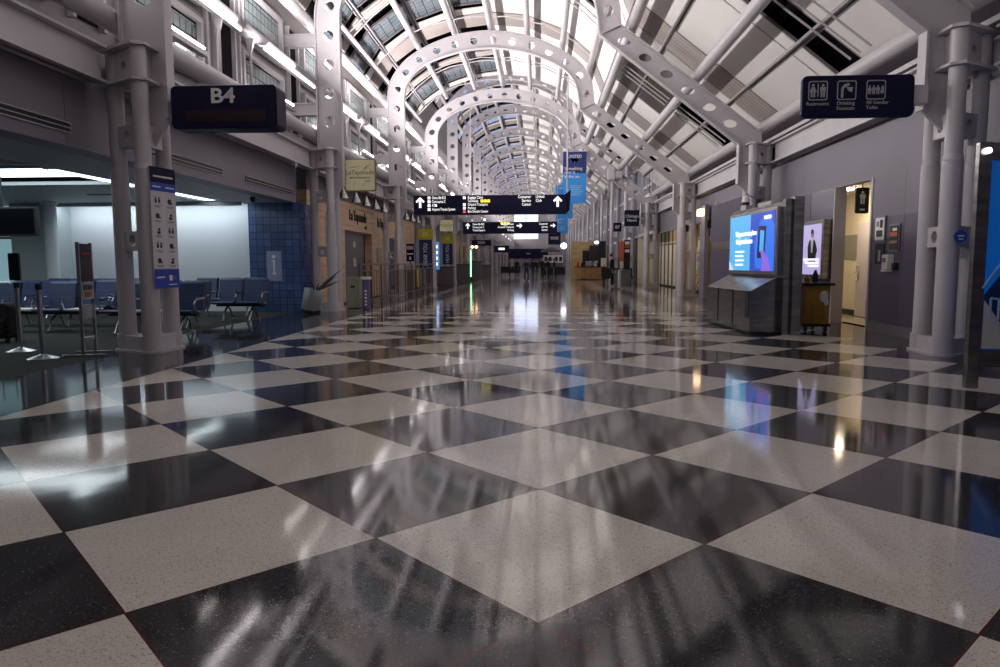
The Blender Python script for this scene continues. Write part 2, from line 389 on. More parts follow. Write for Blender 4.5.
def make_frame(lift, label):
    t = thing('arch_frame', label, 'steel arch', (0, 0, 0), 'perforated steel arch frames')
    P = smooth_pairs(frame_pairs(lift)); B = Band(P)
    w = MB(); band_web(w, B, 0.40, 0.752, 0.145); w.build('arch_web', M['paint'], t, smooth=True)
    f = MB(); band_flange(f, [(p[0], p[1]) for p in P]); f.build('outer_flange', M['paint'], t)
    f = MB(); band_flange(f, [(-5.38, 3.4)] + [(p[2], p[3]) for p in P]); f.build('inner_flange', M['paint'], t)
    Q = [(2.09, 7.49+lift, 1.55, 7.26+lift), (5.80, 4.67+lift, 5.22, 4.40+lift)]; R = Band(Q)
    w = MB(); band_web(w, R, 0.12, 0.705, 0.145); w.build('raking_web', M['paint'], t, smooth=True)
    f = MB(); band_flange(f, [(q[0], q[1]) for q in Q]); band_flange(f, [(q[2], q[3]) for q in Q] + [(5.22, 3.36+lift)])
    band_flange(f, [(2.09, 7.49+lift), (1.55, 7.26+lift)]); f.build('raking_flange', M['paint'], t)
    MB().xz([(-5.38, 4.36), (-5.38, 3.4), (-5.62, 3.02), (-5.8, 3.02), (-5.8, 4.36)], -.025, .025).build('gusset', M['paint'], t)
    g = MB(); g.xz([(5.22, 4.40+lift), (5.80, 4.67+lift), (5.83, 4.36+lift), (5.78, 3.0+lift), (5.6, 3.0+lift), (5.22, 3.36+lift)], -.025, .025)
    g.build('gusset', M['paint'], t)
    return t

# column clusters: left version; pipes at A (wall side), B (camera side), C (far side)
def make_columns(side, top, label):
    if side == 'left': A, Bp, Cp = (-6.205, 0.0), (-5.665, -0.30), (-5.69, 0.30)
    else: A, Bp, Cp = (6.0, 0.0), (5.53, -0.30), (5.56, 0.30)
    t = thing('column_cluster', label, 'column', (0, 0, 0), 'triple pipe columns', 'thing')
    for p, rr in ((A, 0.122), (Bp, 0.132), (Cp, 0.124)):
        c = MB(); c.cyl((p[0], p[1], 0.2), (p[0], p[1], 2.62), rr, 22); c.cyl((p[0], p[1], 2.62), (p[0], p[1], 2.64), rr-.008, 22); c.cyl((p[0], p[1], 2.64), (p[0], p[1], 2.72), rr, 22, rr-.02)
        c.cyl((p[0], p[1], 2.72), (p[0], p[1], top), 0.112, 20); c.build('pipe', M['paint'], t, smooth=True)
    b = MB()
    for p in (A, Bp, Cp): b.cyl((p[0], p[1], 0.02), (p[0], p[1], 0.25), 0.148, 20)
    def link(mb, p, q, w, z0, z1):
        d = Vector((q[0]-p[0], q[1]-p[1])); d.normalize(); n = Vector((-d.y, d.x)) * w
        mb.xy([(p[0]+n.x, p[1]+n.y), (q[0]+n.x, q[1]+n.y), (q[0]-n.x, q[1]-n.y), (p[0]-n.x, p[1]-n.y)], z0, z1)
    for p, q in ((A, Bp), (Bp, Cp), (Cp, A)): link(b, p, q, 0.11, 0.02, 0.235)
    b.xy(hull(sum((circ(p, 0.185) for p in (A, Bp, Cp)), [])), 0, 0.03)
    b.build('plinth', M['paint'], t, smooth=True)
    for z in (top-0.04, top-0.52):
        MB().xy(hull(sum((circ(p, 0.19, 6, PI/6) for p in (A, Bp, Cp)), [])), z-0.02, z+0.02).build('collar_plate', M['paint'], t)
    def tie(p, q, z0, z1, r, name):
        mb = MB(); P3, Q3 = Vector((p[0], p[1], 0)), Vector((q[0], q[1], 0)); L = (Q3-P3).length; d = (Q3-P3)/L; n = Vector((-d.y, d.x, 0))
        fm = lambda s_, t_, dd: tuple(P3 + d*s_ + n*dd + Vector((0, 0, t_)))
        holed_cell(mb, fm, 0.1, L-0.1, z0, z1, r, 0.09, 18); mb.build(name, M['paint'], t)
    for p, q in ((A, Bp), (Bp, Cp), (Cp, A)):
        tie(p, q, top-0.52, top-0.05, 0.06, 'collar_web')
        tie(p, q, 1.49, 1.77, 0.085, 'tie_plate'); tie(p, q, 2.98, 3.28, 0.075, 'tie_plate')
    return t

FY = [10.35 + 9.15*k for k in range(16)]
LIFT = 3.1
NTH = ['first', 'second', 'third', 'fourth', 'fifth', 'sixth', 'seventh', 'eighth', 'ninth', 'tenth', 'eleventh', 'twelfth', 'thirteenth', 'fourteenth', 'fifteenth', 'sixteenth']
lowf = make_frame(0, ''); highf = make_frame(LIFT, '')
cl = make_columns('left', 4.40, ''); cr = make_columns('right', 4.40, ''); crh = make_columns('right', 4.40+LIFT, '')
for k, y in enumerate(FY):
    src = lowf if k < 4 else highf
    o = src if k in (0, 4) else copy_tree(src); o.location.y = y
    o['label'] = f'{NTH[k]} white perforated steel arch counted from the camera, ' + ('under the lower near vault' if k < 4 else 'under the higher far vault')
    o = cl if k == 0 else copy_tree(cl); o.location.y = y
    o['label'] = (f'grey triple-pipe column on the left side of the hall, {NTH[k]} from the camera')
    src = cr if k < 4 else crh
    o = src if k in (0, 4) else copy_tree(src); o.location.y = y
    o['label'] = (f'grey triple-pipe column on the right side of the hall, {NTH[k]} from the camera')

# ------------------------------------------------------------------ floor
fl = MB().box(-6.05, 6.6, -8, 170, -0.3, 0).build('floor', floor_material()); struct(fl, 'polished terrazzo floor of light and dark diamond tiles')
struct(MB().xy([(-22, -8), (-6.05, -8), (-6.05, 9.6), (-6.6, 10.9), (-6.6, 19.3), (-22, 19.3)], -0.3, -0.002).build('floor_gate', M['carpet']), 'dark grey green carpet of the gate area')
struct(MB().xy([(-6.05, 9.6), (-6.6, 10.9), (-6.6, 19.3), (-6.05, 19.3)], -0.3, -0.001).build('floor_border', mat('dark_terrazzo_border', (0.03, 0.03, 0.034), 0.06)))
struct(MB().box(-9, -6.05, 19.3, 170, -0.3, -0.001).build('floor_left', M['carpet'])); struct(MB().box(6.6, 12, -8, 170, -0.3, -0.001).build('floor_right', M['carpet']))

# ------------------------------------------------------------------ roof cladding
CLAD = [(-6.75, 8.35), (-6.0, 9.45), (-4.75, 10.32), (-3.35, 10.78), (-1.95, 10.93), (-0.55, 10.78), (0.9, 10.2), (2.0, 9.25), (2.5, 8.0), (4.4, 6.5), (6.3, 5.02)]
PUR = [(-6.28, 8.72), (-4.88, 9.92), (-3.4, 10.36), (-1.95, 10.46), (-0.52, 10.3), (0.86, 9.76), (1.92, 8.9), (2.42, 7.52), (4.15, 6.2), (5.92, 4.86)]
def slab_panel(mb, p, q, y0, y1, th=0.05, inset=0.07, off=0.0):
    d = Vector((q[0]-p[0], q[1]-p[1])); L = d.length; d /= L; n = Vector((-d.y, d.x))
    a = Vector(p) + d*inset + n*off; b = Vector(q) - d*inset + n*off
    mb.xz([tuple(a), tuple(b), tuple(b + n*th), tuple(a + n*th)], y0, y1)
def roof_section(y0, bays, lift, wname):
    C2 = [(x, z+lift) for x, z in CLAD]; y1 = y0 + bays*9.15
    deck = MB()
    for p, q in zip(C2, C2[1:]): slab_panel(deck, p, q, y0-0.3, y1+0.3, 0.1, -0.02, 0.35)
    struct(deck.build('ceiling_deck' + wname, M['deck']), 'dark roof deck above the vault panels')
    wh, tn, mu, olv = MB(), MB(), MB(), MB()
    for b in range(bays):
        Y = y0 + 9.15*b; gl, bar = MB(), MB()
        for i, (p, q) in enumerate(zip(C2, C2[1:])):
            tn_ = (Y-0.25, Y+1.15); slab_panel(tn, p, q, *tn_, 0.05, 0.09)
            if i <= 3:      # wired skylight glass on the left of the vault
                for a0, a1 in ((2.25, 4.0), (6.1, 7.8)):
                    slab_panel(gl, p, q, Y+a0, Y+a1, 0.03, 0.10, 0.06)
                    for e in (a0-0.07, a1): slab_panel(bar, p, q, Y+e, Y+e+0.07, 0.08, 0.06)
                slab_panel(tn, p, q, Y+4.55, Y+5.25, 0.05, 0.09)
                slab_panel(wh, p, q, Y+8.3, Y+8.8, 0.05, 0.09)
            else:           # white blinds on the right, with dark gaps
                half = ((p[0]+q[0])/2, (p[1]+q[1])/2)
                for pp, qq in ((p, half), (half, q)) if i >= 8 else ((p, q),):
                    slab_panel(wh, pp, qq, Y+1.2, Y+1.75, 0.05, 0.08); slab_panel(wh, pp, qq, Y+1.85, Y+4.0, 0.05, 0.08)
                    gap = 1.2 if i >= 8 else 0.5
                    if i == 8 and abs(Y-19.5) < .1:
                        slab_panel(wh, pp, qq, Y+1.2, Y+2.4, 0.05, 0.08); slab_panel(olv, pp, qq, Y+2.5, Y+6.9, 0.03, 0.08); slab_panel(wh, pp, qq, Y+7.0, Y+8.8, 0.05, 0.08); continue
                    slab_panel(wh, pp, qq, Y+4.0+gap, Y+4.5+gap, 0.05, 0.08); slab_panel(wh, pp, qq, Y+4.58+gap, Y+8.8, 0.05, 0.08)
                    for e in (4.0, 3.98+gap): slab_panel(mu, pp, qq, Y+e, Y+e+0.06, 0.06, 0.05)
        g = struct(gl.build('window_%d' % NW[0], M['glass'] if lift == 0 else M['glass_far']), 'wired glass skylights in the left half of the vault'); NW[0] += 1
        bar.build('glazing_bar', M['mull'], g)
    for p in C2[1:-1] + [((C2[i][0]+C2[i+1][0])/2, (C2[i][1]+C2[i+1][1])/2) for i in (8, 9)]:
        mu.box(p[0]-0.09, p[0]-0.03, y0, y1, p[1]-0.02, p[1]+0.05); mu.box(p[0]+0.03, p[0]+0.09, y0, y1, p[1]-0.02, p[1]+0.05)
    c = struct(wh.build('ceiling' + wname, M['white']), 'white vault panels between the arches')
    struct(tn.build('ceiling_louvres' + wname, M['tan']), 'tan slatted vault panels over each arch')
    struct(mu.build('ceiling_mullions' + wname, M['wall_up']))
    if olv.v: struct(olv.build('window_slope', mat('olive_dark_glass', (0.045, 0.036, 0.018), 0.3)), 'dark olive panes in the right roof slope')
    for k, (x, z) in enumerate(PUR):
        r = 0.115 if k < 7 else 0.15
        o = MB().cyl((x, y0, z+lift), (x, y1, z+lift), r, 14).build('roof_pipe', M['paint'], None, smooth=True)
        tag(o, f'{NTH[k]} white roof pipe from the left, running lengthwise under the ' + ('near lower vault' if lift == 0 else 'far higher vault'), 'roof pipe', 'lengthwise roof pipes')
NW = [1]
roof_section(10.35-18.3, 5, 0, '')
roof_section(37.8, 13, LIFT, '_far')
# bulkhead closing the step between the two vaults, and the far end
def bulk(y, name, zlo):
    mb = MB(); top = [(x, z+LIFT+0.4) for x, z in CLAD]; low = [(x, z+zlo) for x, z in CLAD]
    for a, b, c, d in zip(low, low[1:], top[1:], top): mb.xz([a, b, c, d], y-0.05, y+0.05)
    return struct(mb.build(name, M['wall_up']))
bulk(38.3, 'wall_bulkhead', 0.42)
# thin rods across the vault, following the roof pipes
for k in range(-1, 4):
    Y = FY[0] + 9.15*k; L_ = LIFT if k > 2 else 0
    t = thing('cross_rods', 'thin cross rods under the vault, ' + ('in front of the first arch' if k < 0 else f'just behind the {NTH[k]} arch'), 'brace rod', (-2, Y+4.5, 10+L_), 'thin cross rods between the roof pipes')
    for dy in (1.6, 4.15, 4.6, 8.0):
        for a, b in zip(PUR[:7], PUR[1:7]): MB().tube([(a[0], Y+dy, a[1]+L_), ((a[0]+b[0])/2, Y+dy, (a[1]+b[1])/2+.08+L_), (b[0], Y+dy, b[1]+L_)], .024, 6).build('rod', M['paint'], t, smooth=True)
# small slope rods under the right-hand panels
def rods(y, label):
    t = thing('brace_rods', label, 'brace rod', (4.15, y, 6.2), 'thin brace rods under the right roof slope')
    for dy in (0, 0.42, 0.84):
        for (a, b) in ((PUR[7], PUR[8]), (PUR[8], PUR[9])):
            d = Vector((b[0]-a[0], b[1]-a[1])).normalized(); n = Vector((-d.y, d.x))
            p = Vector(a) + d*0.18 + n*0.16; q = Vector(b) - d*0.2 + n*0.16
            MB().tube([(p.x, y+dy, p.y), (q.x, y+dy, q.y)], 0.022, 8).build('rod', M['paint'], t, smooth=True)
for y, l in ((13.4, 'brace rods on the right roof slope above the restroom sign'), (23.4, 'brace rods on the right roof slope between the second and third arches'), (32.4, 'brace rods on the right roof slope between the third and fourth arches')):
    rods(y, l)

# ------------------------------------------------------------------ left wall: girders, pipes, windows, lamps
def girder(x, y0, y1, z0, z1, label, name='steel_girder'):
    g = MB(); g.box(x-0.03, x+0.03, y0, y1, z0, z1); g.box(x-0.14, x+0.14, y0, y1, z1-0.035, z1); g.box(x-0.14, x+0.14, y0, y1, z0, z0+0.035)
    return tag(g.build(name, M['paint']), label, 'girder', 'steel girders between the columns', 'thing')
for k in range(-1, 15):
    y0 = FY[0] + 9.15*k + 0.30; y1 = y0 + 9.15 - 0.6
    girder(-6.25, y0, y1, 3.84, 4.36, f'grey steel girder on the left side, ' + ('in front of the first column' if k < 0 else f'just behind the {NTH[k]} column'))
    lz = 0 if k < 3 else LIFT
    girder(6.12, y0, y1, 3.86+lz, 4.38+lz, f'grey steel girder on the right side, ' + ('in front of the first column' if k < 0 else f'just behind the {NTH[k]} column'))
for z, r, l in ((4.84, 0.165, 'lowest'), (6.22, 0.15, 'middle lamp carrying'), (7.76, 0.15, 'highest')):
    o = MB().cyl((-6.25, -8, z), (-6.25, 157, z), r, 16).build('wall_pipe', M['paint'], None, smooth=True)
    tag(o, f'{l} long white pipe along the upper left wall', 'pipe', 'long pipes on the upper left wall', 'thing')
struct(MB().box(-7.0, -6.9, -8, 157, 6.35, 8.5).build('wall_left_clerestory', mat('bronze_wall_panel', (0.17, 0.15, 0.15), 0.5)), 'bronze grey clerestory wall on the left')
struct(MB().box(-7.0, -6.9, -8, 157, 4.2, 6.35).build('wall_left', M['wall_up']), 'upper left wall of pale panels')
struct(MB().box(-7.0, -6.9, 37.9, 157, 8.5, 11.6).build('wall_left_high', M['wall_up']))
def left_bay(k):
    Y = FY[0] + 9.15*k
    fr, gl, rib, slot, blk = MB(), MB(), MB(), MB(), MB()
    for a0, a1 in ((1.35, 4.05), (6.2, 8.65)):
        for z0, z1 in ((5.05, 6.1), (6.55, 7.6)):
            blk.box(-6.895, -6.885, Y+a0-.02, Y+a1+.02, z0-.02, z1+.02)
            y0, y1 = Y+a0, Y+a1
            gl.box(-6.88, -6.86, y0+.07, y1-.07, z0+.06, z1-.06)
            fr.box(-6.9, -6.78, y0-.1, y0, z0-.1, z1+.1); fr.box(-6.9, -6.78, y1, y1+.1, z0-.1, z1+.1)
            fr.box(-6.9, -6.78, y0, y1, z0-.1, z0); fr.box(-6.9, -6.78, y0, y1, z1, z1+.1)
    w = struct(gl.build('window_%d' % NW[0], M['glass_wall']), 'wired glass windows high in the left wall'); NW[0] += 1
    fr.build('window_frame', M['paint'], w); blk.build('gasket', M['deck'], w)
    slot.box(-6.89, -6.87, Y+4.85, Y+5.65, 4.95, 7.7); slot.box(-6.89, -6.87, Y+.15, Y+.75, 4.95, 7.7)
    for a in (0.05, 0.8, 4.35, 4.75, 5.7, 5.95): rib.box(-6.9, -6.80, Y+a, Y+a+0.08, 4.9, 7.7)
    slot.build('dark_slot', M['deck'], w); rib.build('mullion', M['paint'], w)
    words = ('in front of the first column' if k < 0 else f'just behind the {NTH[k]} left column')
    for n, (a0, a1) in enumerate(((0.8, 4.2), (5.4, 8.9))):
        t = thing('lamp_trough', ('nearer' if n == 0 else 'farther') + f' lamp trough on the left pipe, {words}', 'uplight', (-6.05, Y+a0, 6.0), 'lamp troughs on the left wall pipe')
        MB().xz([(-6.14, 6.02), (-5.96, 6.02), (-5.90, 6.12), (-5.92, 6.13), (-5.98, 6.05), (-6.12, 6.05), (-6.16, 6.10), (-6.18, 6.09)], Y+a0, Y+a1).build('reflector', M['paint'], t)
        MB().cyl((-6.03, Y+a0+.03, 5.985), (-6.03, Y+a1-.03, 5.985), .032, 10).build('lamp_strip', M['lamp_soft'], t)
        br = MB()
        for yy in (Y+a0+0.3, Y+a1-0.3): br.box(-6.2, -6.12, yy, yy+0.05, 6.03, 6.16)
        br.build('bracket', M['paint'], t)
    for n, a in enumerate((3.55, 5.05)):
        t = thing('strut', ('nearer' if n == 0 else 'farther') + f' thin upright strut between left wall pipes, {words}', 'strut', (-6.2, Y+a, 4.95), 'thin upright struts on the left wall')
        MB().cyl((-6.2, Y+a, 4.98), (-6.2, Y+a, 5.85), 0.03, 10).build('rod', M['paint'], t, smooth=True)
        MB().xz([(-6.23, 5.8), (-6.17, 5.8), (-6.1, 6.08), (-6.3, 6.08)], Y+a-0.03, Y+a+0.03).build('fork', M['paint'], t)
    for n, a in enumerate((2.2, 7.25)):
        t = thing('tube_lamp', ('nearer' if n == 0 else 'farther') + f' short bright tube lamp on the left wall, {words}', 'lamp', (-6.6, Y+a, 5.4), 'short tube lamps on the left wall')
        MB().cyl((-6.58, Y+a, 5.5), (-6.58, Y+a+1.5, 5.5), 0.028, 8).build('tube', M['lamp'], t, smooth=True)
        MB().box(-6.66, -6.52, Y+a-0.05, Y+a+1.55, 5.34, 5.44).build('housing', M['paint'], t)
        MB().box(-6.78, -6.62, Y+a+0.6, Y+a+0.7, 5.38, 5.42).build('bracket', M['paint'], t)
for k in range(-1, 15): left_bay(k)
# stub brackets tying legs to the wall
for k, y in enumerate(FY):
    t = thing('wall_bracket', f'stub beams tying the {NTH[k]} left arch leg to the wall', 'bracket', (-6.5, y, 7.2), 'stub beams behind the left arch legs')
    for z in (7.1, 5.3):
        g = MB(); g.box(-6.9, -6.0, y-.1, y+.1, z, z+.03); g.box(-6.9, -6.0, y-.1, y+.1, z+.3, z+.33); g.box(-6.9, -6.0, y-.015, y+.015, z, z+.33)
        g.build('stub_beam', M['paint'], t)

# ------------------------------------------------------------------ gate lounge on the left
fa = MB(); fa.box(-6.9, -6.5, -8, 18.86, 2.92, 4.2); struct(fa.build('wall_left_fascia', M['wall']), 'lilac fascia over the gate opening')
struct(MB().box(-6.51, -6.49, 9.62, 9.635, 2.95, 3.8).build('trim_1', M['paint_dark']))
struct(MB().box(-8.3, -6.9, -8, 19.3, 2.92, 3.0).build('ceiling_soffit', M['gateceil']), 'low soffit inside the gate opening')
struct(MB().box(-22, -8.8, 14.35, 19.3, 2.93, 3.0).build('ceiling_gate_low', M['gateceil']))
struct(MB().box(-22, -8.3, -8, 19.3, 3.35, 3.42).build('ceiling_gate', M['gateceil']), 'gate lounge ceiling')
struct(MB().box(-8.34, -8.28, -8, 19.3, 3.0, 3.4).build('trim_2', M['gateceil']))
cc = MB()
for y in (11.6, 12.7): cc.box(-22, -8.3, y, y+0.10, 3.12, 3.35)
struct(cc.build('ceiling_gate_fins', M['gateceil']), 'cross fins under the gate ceiling')
for nm, lab, b in (('cove_light', 'broad white light cove across the gate ceiling', (-16, -8.75, 13.1, 14.3, 3.08, 3.3)),
                   ('cove_light', 'white light cove running back along the gate ceiling', (-8.78, -8.36, 12.3, 18.4, 2.95, 3.15)),
                   ('cove_light', 'narrow light cove nearest the hall in the gate ceiling', (-18, -8.75, 9.6, 10.2, 3.12, 3.3))):
    t = thing(nm, lab, 'ceiling light', ((b[0]+b[1])/2, (b[2]+b[3])/2, b[4]), 'light coves in the gate ceiling')
    MB().box(*b[:4], b[4]+0.02, b[5]).build('housing', M['gateceil'], t)
    MB().box(b[0]+.06, b[1]-.06, b[2]+.06, b[3]-.06, b[4], b[4]+.019).build('diffuser', M['lamp_gate'], t)
for n, (x, y) in enumerate(((-10.6, 16.3), (-13.6, 16.3))):
    tag(MB().box(x, x+0.8, y, y+0.16, 2.915, 2.93).build('ceiling_vent', M['black']), ('right' if n == 0 else 'left') + ' dark slot vent in the gate ceiling', 'vent')
w = MB(); w.box(-13.0, -7.8, 19.2, 19.4, 0, 3.4); struct(w.build('wall_gate', M['gatewall']), 'pale back wall of the gate lounge')
struct(MB().box(-14.2, -13.0, 18.5, 19.4, 0, 3.4).build('wall_gate_side', M['gateceil']))
wn = struct(MB().box(-18, -14.2, 18.9, 18.92, 0.1, 2.9).build('window_gate', M['gate_glass']), 'pale blue window at the back of the gate lounge')
b = MB()
for x in (-18, -16.6, -15.4, -14.24): b.box(x, x+0.06, 18.84, 18.9, 0, 3.0)
b.box(-18, -14.2, 18.84, 18.9, 2.0, 2.06); b.build('window_frame', M['paint_dark'], wn)
struct(MB().box(-22, -18, 18.9, 19.2, 0, 3.4).build('wall_gate_back', M['gateceil'])); struct(MB().box(-22.2, -22, -8, 19.2, 0, 3.4).build('wall_gate_left', M['gateceil']))
struct(MB().box(-13, -7.82, 18.48, 18.52, 2.83, 2.93).build('trim_11', M['gateceil']))
wash = thing('wall_washer', 'slim wall washer light along the top of the pale gate wall', 'ceiling light', (-10, 18.7, 2.885))
MB().box(-12.9, -7.9, 18.62, 18.78, 2.90, 2.93).build('housing', M['gateceil'], wash); MB().box(-12.9, -7.9, 18.64, 18.76, 2.885, 2.90).build('diffuser', M['lamp_gate'], wash)
pl = thing('round_pillar', 'round pale pillar in the gate lounge beside the back wall', 'pillar', (-12.65, 17.9, 0), None, 'thing')
MB().cyl((-12.65, 17.9, 0), (-12.65, 17.9, 2.93), 0.15, 24).build('shaft', M['gatewall'], pl, smooth=True)
MB().cyl((-12.65, 17.9, 2.82), (-12.65, 17.9, 2.88), 0.19, 24).build('ring', M['white'], pl, smooth=True)
# blue tile wall
struct(MB().box(-7.82, -6.42, 18.86, 19.2, 0, 2.92).build('wall_tile', M['bluetile']), 'blue tiled wall end')
struct(MB().box(-6.42, -6.40, 18.87, 20.1, 0, 2.92).build('wall_tile_return', M['bluetile_side']))
t = thing('information_plaque', 'lilac plaque with a white letter i on the blue tiled wall', 'plaque', (-7.14, 18.85, 0.84))
MB().box(-7.34, -6.94, 18.83, 18.86, 0.84, 1.64).build('board', mat('lilac_board', (0.30, 0.32, 0.52), 0.4), t)
g = MB(); g.prism(circ((-7.14, 1.49), 0.05, 20), lambda u, v, d: (u, d, v), 18.815, 18.83)
g.xz([(-7.175, 1.40), (-7.115, 1.40), (-7.115, 1.06), (-7.09, 1.06), (-7.09, 1.01), (-7.185, 1.01), (-7.185, 1.06), (-7.16, 1.06), (-7.16, 1.35), (-7.175, 1.35)], 18.815, 18.83)
g.build('letter_i', M['letter'], t)
# vents in the fascia
for n, (y0, y1, lab) in enumerate(((6.0, 9.7, 'slot vent in the lilac fascia in front of the first column'), (11.6, 14.45, 'slot vent in the lilac fascia behind the gate sign'), (15.6, 18.6, 'slot vent in the lilac fascia above the blue tiled wall'))):
    pass
    t = thing('slot_vent', lab, 'vent', (-6.5, y0, 3.15), 'slot vents in the lilac fascia')
    MB().box(-6.505, -6.488, y0, y1, 3.10, 3.23).build('backing', M['black'], t)
    g = MB()
    for z in (3.095, 3.158, 3.225): g.box(-6.50, -6.475, y0-.02, y1+.02, z, z+0.012)
    g.build('slat', M['paint'], t)
# hanging tv
t = thing('television', 'black television hanging from the gate ceiling', 'television', (-10.9, 14, 1.87))
MB().box(-11.7, -10.2, 14, 14.12, 1.87, 2.46).build('casing', M['black'], t, bevel=0.01); MB().box(-11.66, -10.24, 13.99, 14.0, 1.92, 2.42).build('screen', M['tv'], t)
MB().cyl((-10.95, 14.06, 2.46), (-10.95, 14.06, 3.35), 0.03, 10).build('pole', M['black'], t)

# seats
def make_bench(units, label, loc, rz=0.0):
    """a beam seat: s = seat, t = table; faces -Y, base at the left end"""
    t = thing('beam_seating', label, 'beam seating', loc, 'beam seats in the gate lounge'); BASE[t.name] = Vector()
    W = 0.6; n = len(units)
    MB().box(0.05, n*W-0.05, -0.03, 0.05, 0.33, 0.39).build('beam', M['black'], t)
    for i in range(0, n, max(1, n-1) if n < 3 else 2):
        x = i*W + 0.3; g = MB()
        g.tube([(x, 0.01, 0.34), (x, -0.12, 0.25), (x, -0.26, 0.02)], 0.022, 8); g.tube([(x, 0.01, 0.34), (x, 0.14, 0.25), (x, 0.28, 0.02)], 0.022, 8)
        g.box(x-.03, x+.03, -0.31, -0.22, 0, 0.03); g.box(x-.03, x+.03, 0.24, 0.33, 0, 0.03)
        g.build('leg', M['chrome'], t, smooth=True)
    for i, u in enumerate(units):
        x0 = i*W + 0.03; x1 = (i+1)*W - 0.03
        if u == 't':
            MB().box(x0, x1, -0.27, 0.15, 0.42, 0.45).build('table_top', M['white'], t, bevel=0.008); continue
        MB().yz([(-0.30, 0.39), (0.22, 0.36), (0.24, 0.42), (-0.28, 0.46), (-0.32, 0.43)], x0, x1).build('seat', M['seatpan'], t, bevel=0.012)
        bk = MB().yz([(0.14, 0.42), (0.19, 0.40), (0.36, 0.94), (0.31, 0.96), (0.26, 0.93)], x0, x1).build('backrest', M['seatblue'], t, bevel=0.012)
        MB().yz([(0.20, 0.38), (0.28, 0.40), (0.42, 0.93), (0.365, 0.95)], x0+.01, x1-.01).build('back_shell', M['black'], bk, bevel=0.01)
    arms = sorted(set([i for i, u in enumerate(units) if u == 's'] + [i+1 for i, u in enumerate(units) if u == 's']))
    for i in arms:
        x = i*W
        g = MB(); g.tube([(x, -0.02, 0.38), (x, -0.2, 0.44), (x, -0.25, 0.56), (x, -0.2, 0.63), (x, 0.16, 0.66)], 0.017, 8)
        g.box(x-.025, x+.025, -0.22, 0.12, 0.64, 0.67); g.build('armrest', M['chrome'], t, smooth=True)
    t.rotation_euler.z = rz; return t
make_bench('sts', 'blue beam seat pair with a white table between, partly behind the first left column', (-8.12, 12.9, 0), 0.0)
make_bench('stst', 'blue beam seats with white tables behind the belt posts and sign stand', (-10.9, 13.3, 0), 0.0)
make_bench('ss', 'pair of blue beam seats closest to the blue tiled wall', (-7.45, 15.9, 0), 0.0)
make_bench('sss', 'blue beam seats before the pale wall, behind the pair by the blue tiles', (-8.75, 17.4, 0), 0.0)
make_bench('ssss', 'farthest row of blue beam seats beside the round pillar', (-12.1, 16.6, 0), 0.0)
make_bench('ss', 'blue beam seats behind the sign stand and left column', (-9.5, 15.7, 0), 0.0)
make_bench('ssss', 'blue beam seats back to back behind the row with white tables', (-11.3, 14.45, 0), 0.0)
make_bench('sss', 'blue beam seats back to back behind the first left column', (-8.6, 14.1, 0), 0.0)

# belt posts
def belt_post(x, y, label, sign):
    t = thing('belt_post', label, 'belt post', (x, y, 0), 'belt posts beside the gate carpet')
    MB().lathe([(0.20, 0), (0.20, 0.012), (0.16, 0.03), (0.05, 0.06), (0.034, 0.075)], (x, y, 0), 24).build('base', M['chrome'], t, smooth=True)
    MB().cyl((x, y, 0.06), (x, y, 0.95), 0.033, 16).build('pole', M['chrome'], t, smooth=True)
    MB().cyl((x, y, 0.95), (x, y, 1.03), 0.042, 16).build('belt_head', M['black'], t, smooth=True)
    if sign:
        MB().xz(rrect(x-.09, x+.07, 1.06, 1.46, 0.02), y-.02, y+.02).build('sign_holder', M['black'], t)
belt_post(-6.80, 9.3, 'silver belt post closest to the hall floor, without a sign', False)
belt_post(-7.72, 10.1, 'silver belt post carrying a black sign holder', True)
# dark luggage at the far left
t = thing('suitcase', 'black soft suitcase standing at the left edge of the gate lounge', 'suitcase', (-9.0, 11.35, 0))
MB().xz(rrect(-9.25, -8.74, .07, .66, .09), 11.2, 11.5).build('body', M['cloth_dark'], t, bevel=.03)
MB().xz(rrect(-9.18, -8.81, .14, .40, .05), 11.16, 11.2).build('front_pocket', M['black'], t, bevel=.015)
MB().tube([(-9.12, 11.47, .66), (-9.12, 11.47, .98), (-9.1, 11.47, 1.0), (-8.9, 11.47, 1.0), (-8.88, 11.47, .98), (-8.88, 11.47, .66)], .011, 8).build('handle', M['chrome'], t, smooth=True)
for x in (-9.2, -8.8): MB().cyl((x-.015, 11.45, .04), (x+.015, 11.45, .04), .04, 14).build('wheel', M['black'], t, smooth=True); MB().box(x-.03, x+.03, 11.21, 11.25, 0, .08).build('foot', M['black'], t)

# sign stand beside the column
t = thing('sign_stand', 'silver upright sign stand with a dark poster beside the first left column', 'sign stand', (-6.455, 9.79, 0))
R45 = Matrix.Rotation(math.radians(103), 4, 'Z')
def rs(mb):   # turn a stand piece about its base
    mb.v = [tuple(R45 @ Vector(v) + Vector((-6.455, 9.79, 0))) for v in mb.v]; return mb
for x in (-0.24, 0.21): rs(MB().box(x, x+0.035, -0.02, 0.02, 0.03, 1.6)).build('upright', M['chrome'], t)
for x in (-0.24, 0.21): rs(MB().box(x-.01, x+.045, -0.27, 0.27, 0, 0.03)).build('foot', M['chrome'], t)
for z in (0.22, 0.52): rs(MB().box(-0.21, 0.21, -.012, .012, z, z+(0.04 if z < .4 else .2))).build('crossbar', M['chrome'], t)
rs(MB().box(-0.205, 0.21, -0.02, 0.02, 1.05, 1.58)).build('poster', mat('dark_poster', (0.035, 0.02, 0.025), 0.25), t)
rs(MB().box(-0.205, 0.21, -0.02, 0.02, 0.80, 1.04)).build('notice', mat('pale_notice', (0.5, 0.47, 0.48), 0.4), t)
g = MB()
for k in range(4): g.box(-0.15+k*.085, -0.10+k*.085, -0.026, -0.02, 0.93, 1.0)
rs(g).build('pictogram', M['brownletter'], t)
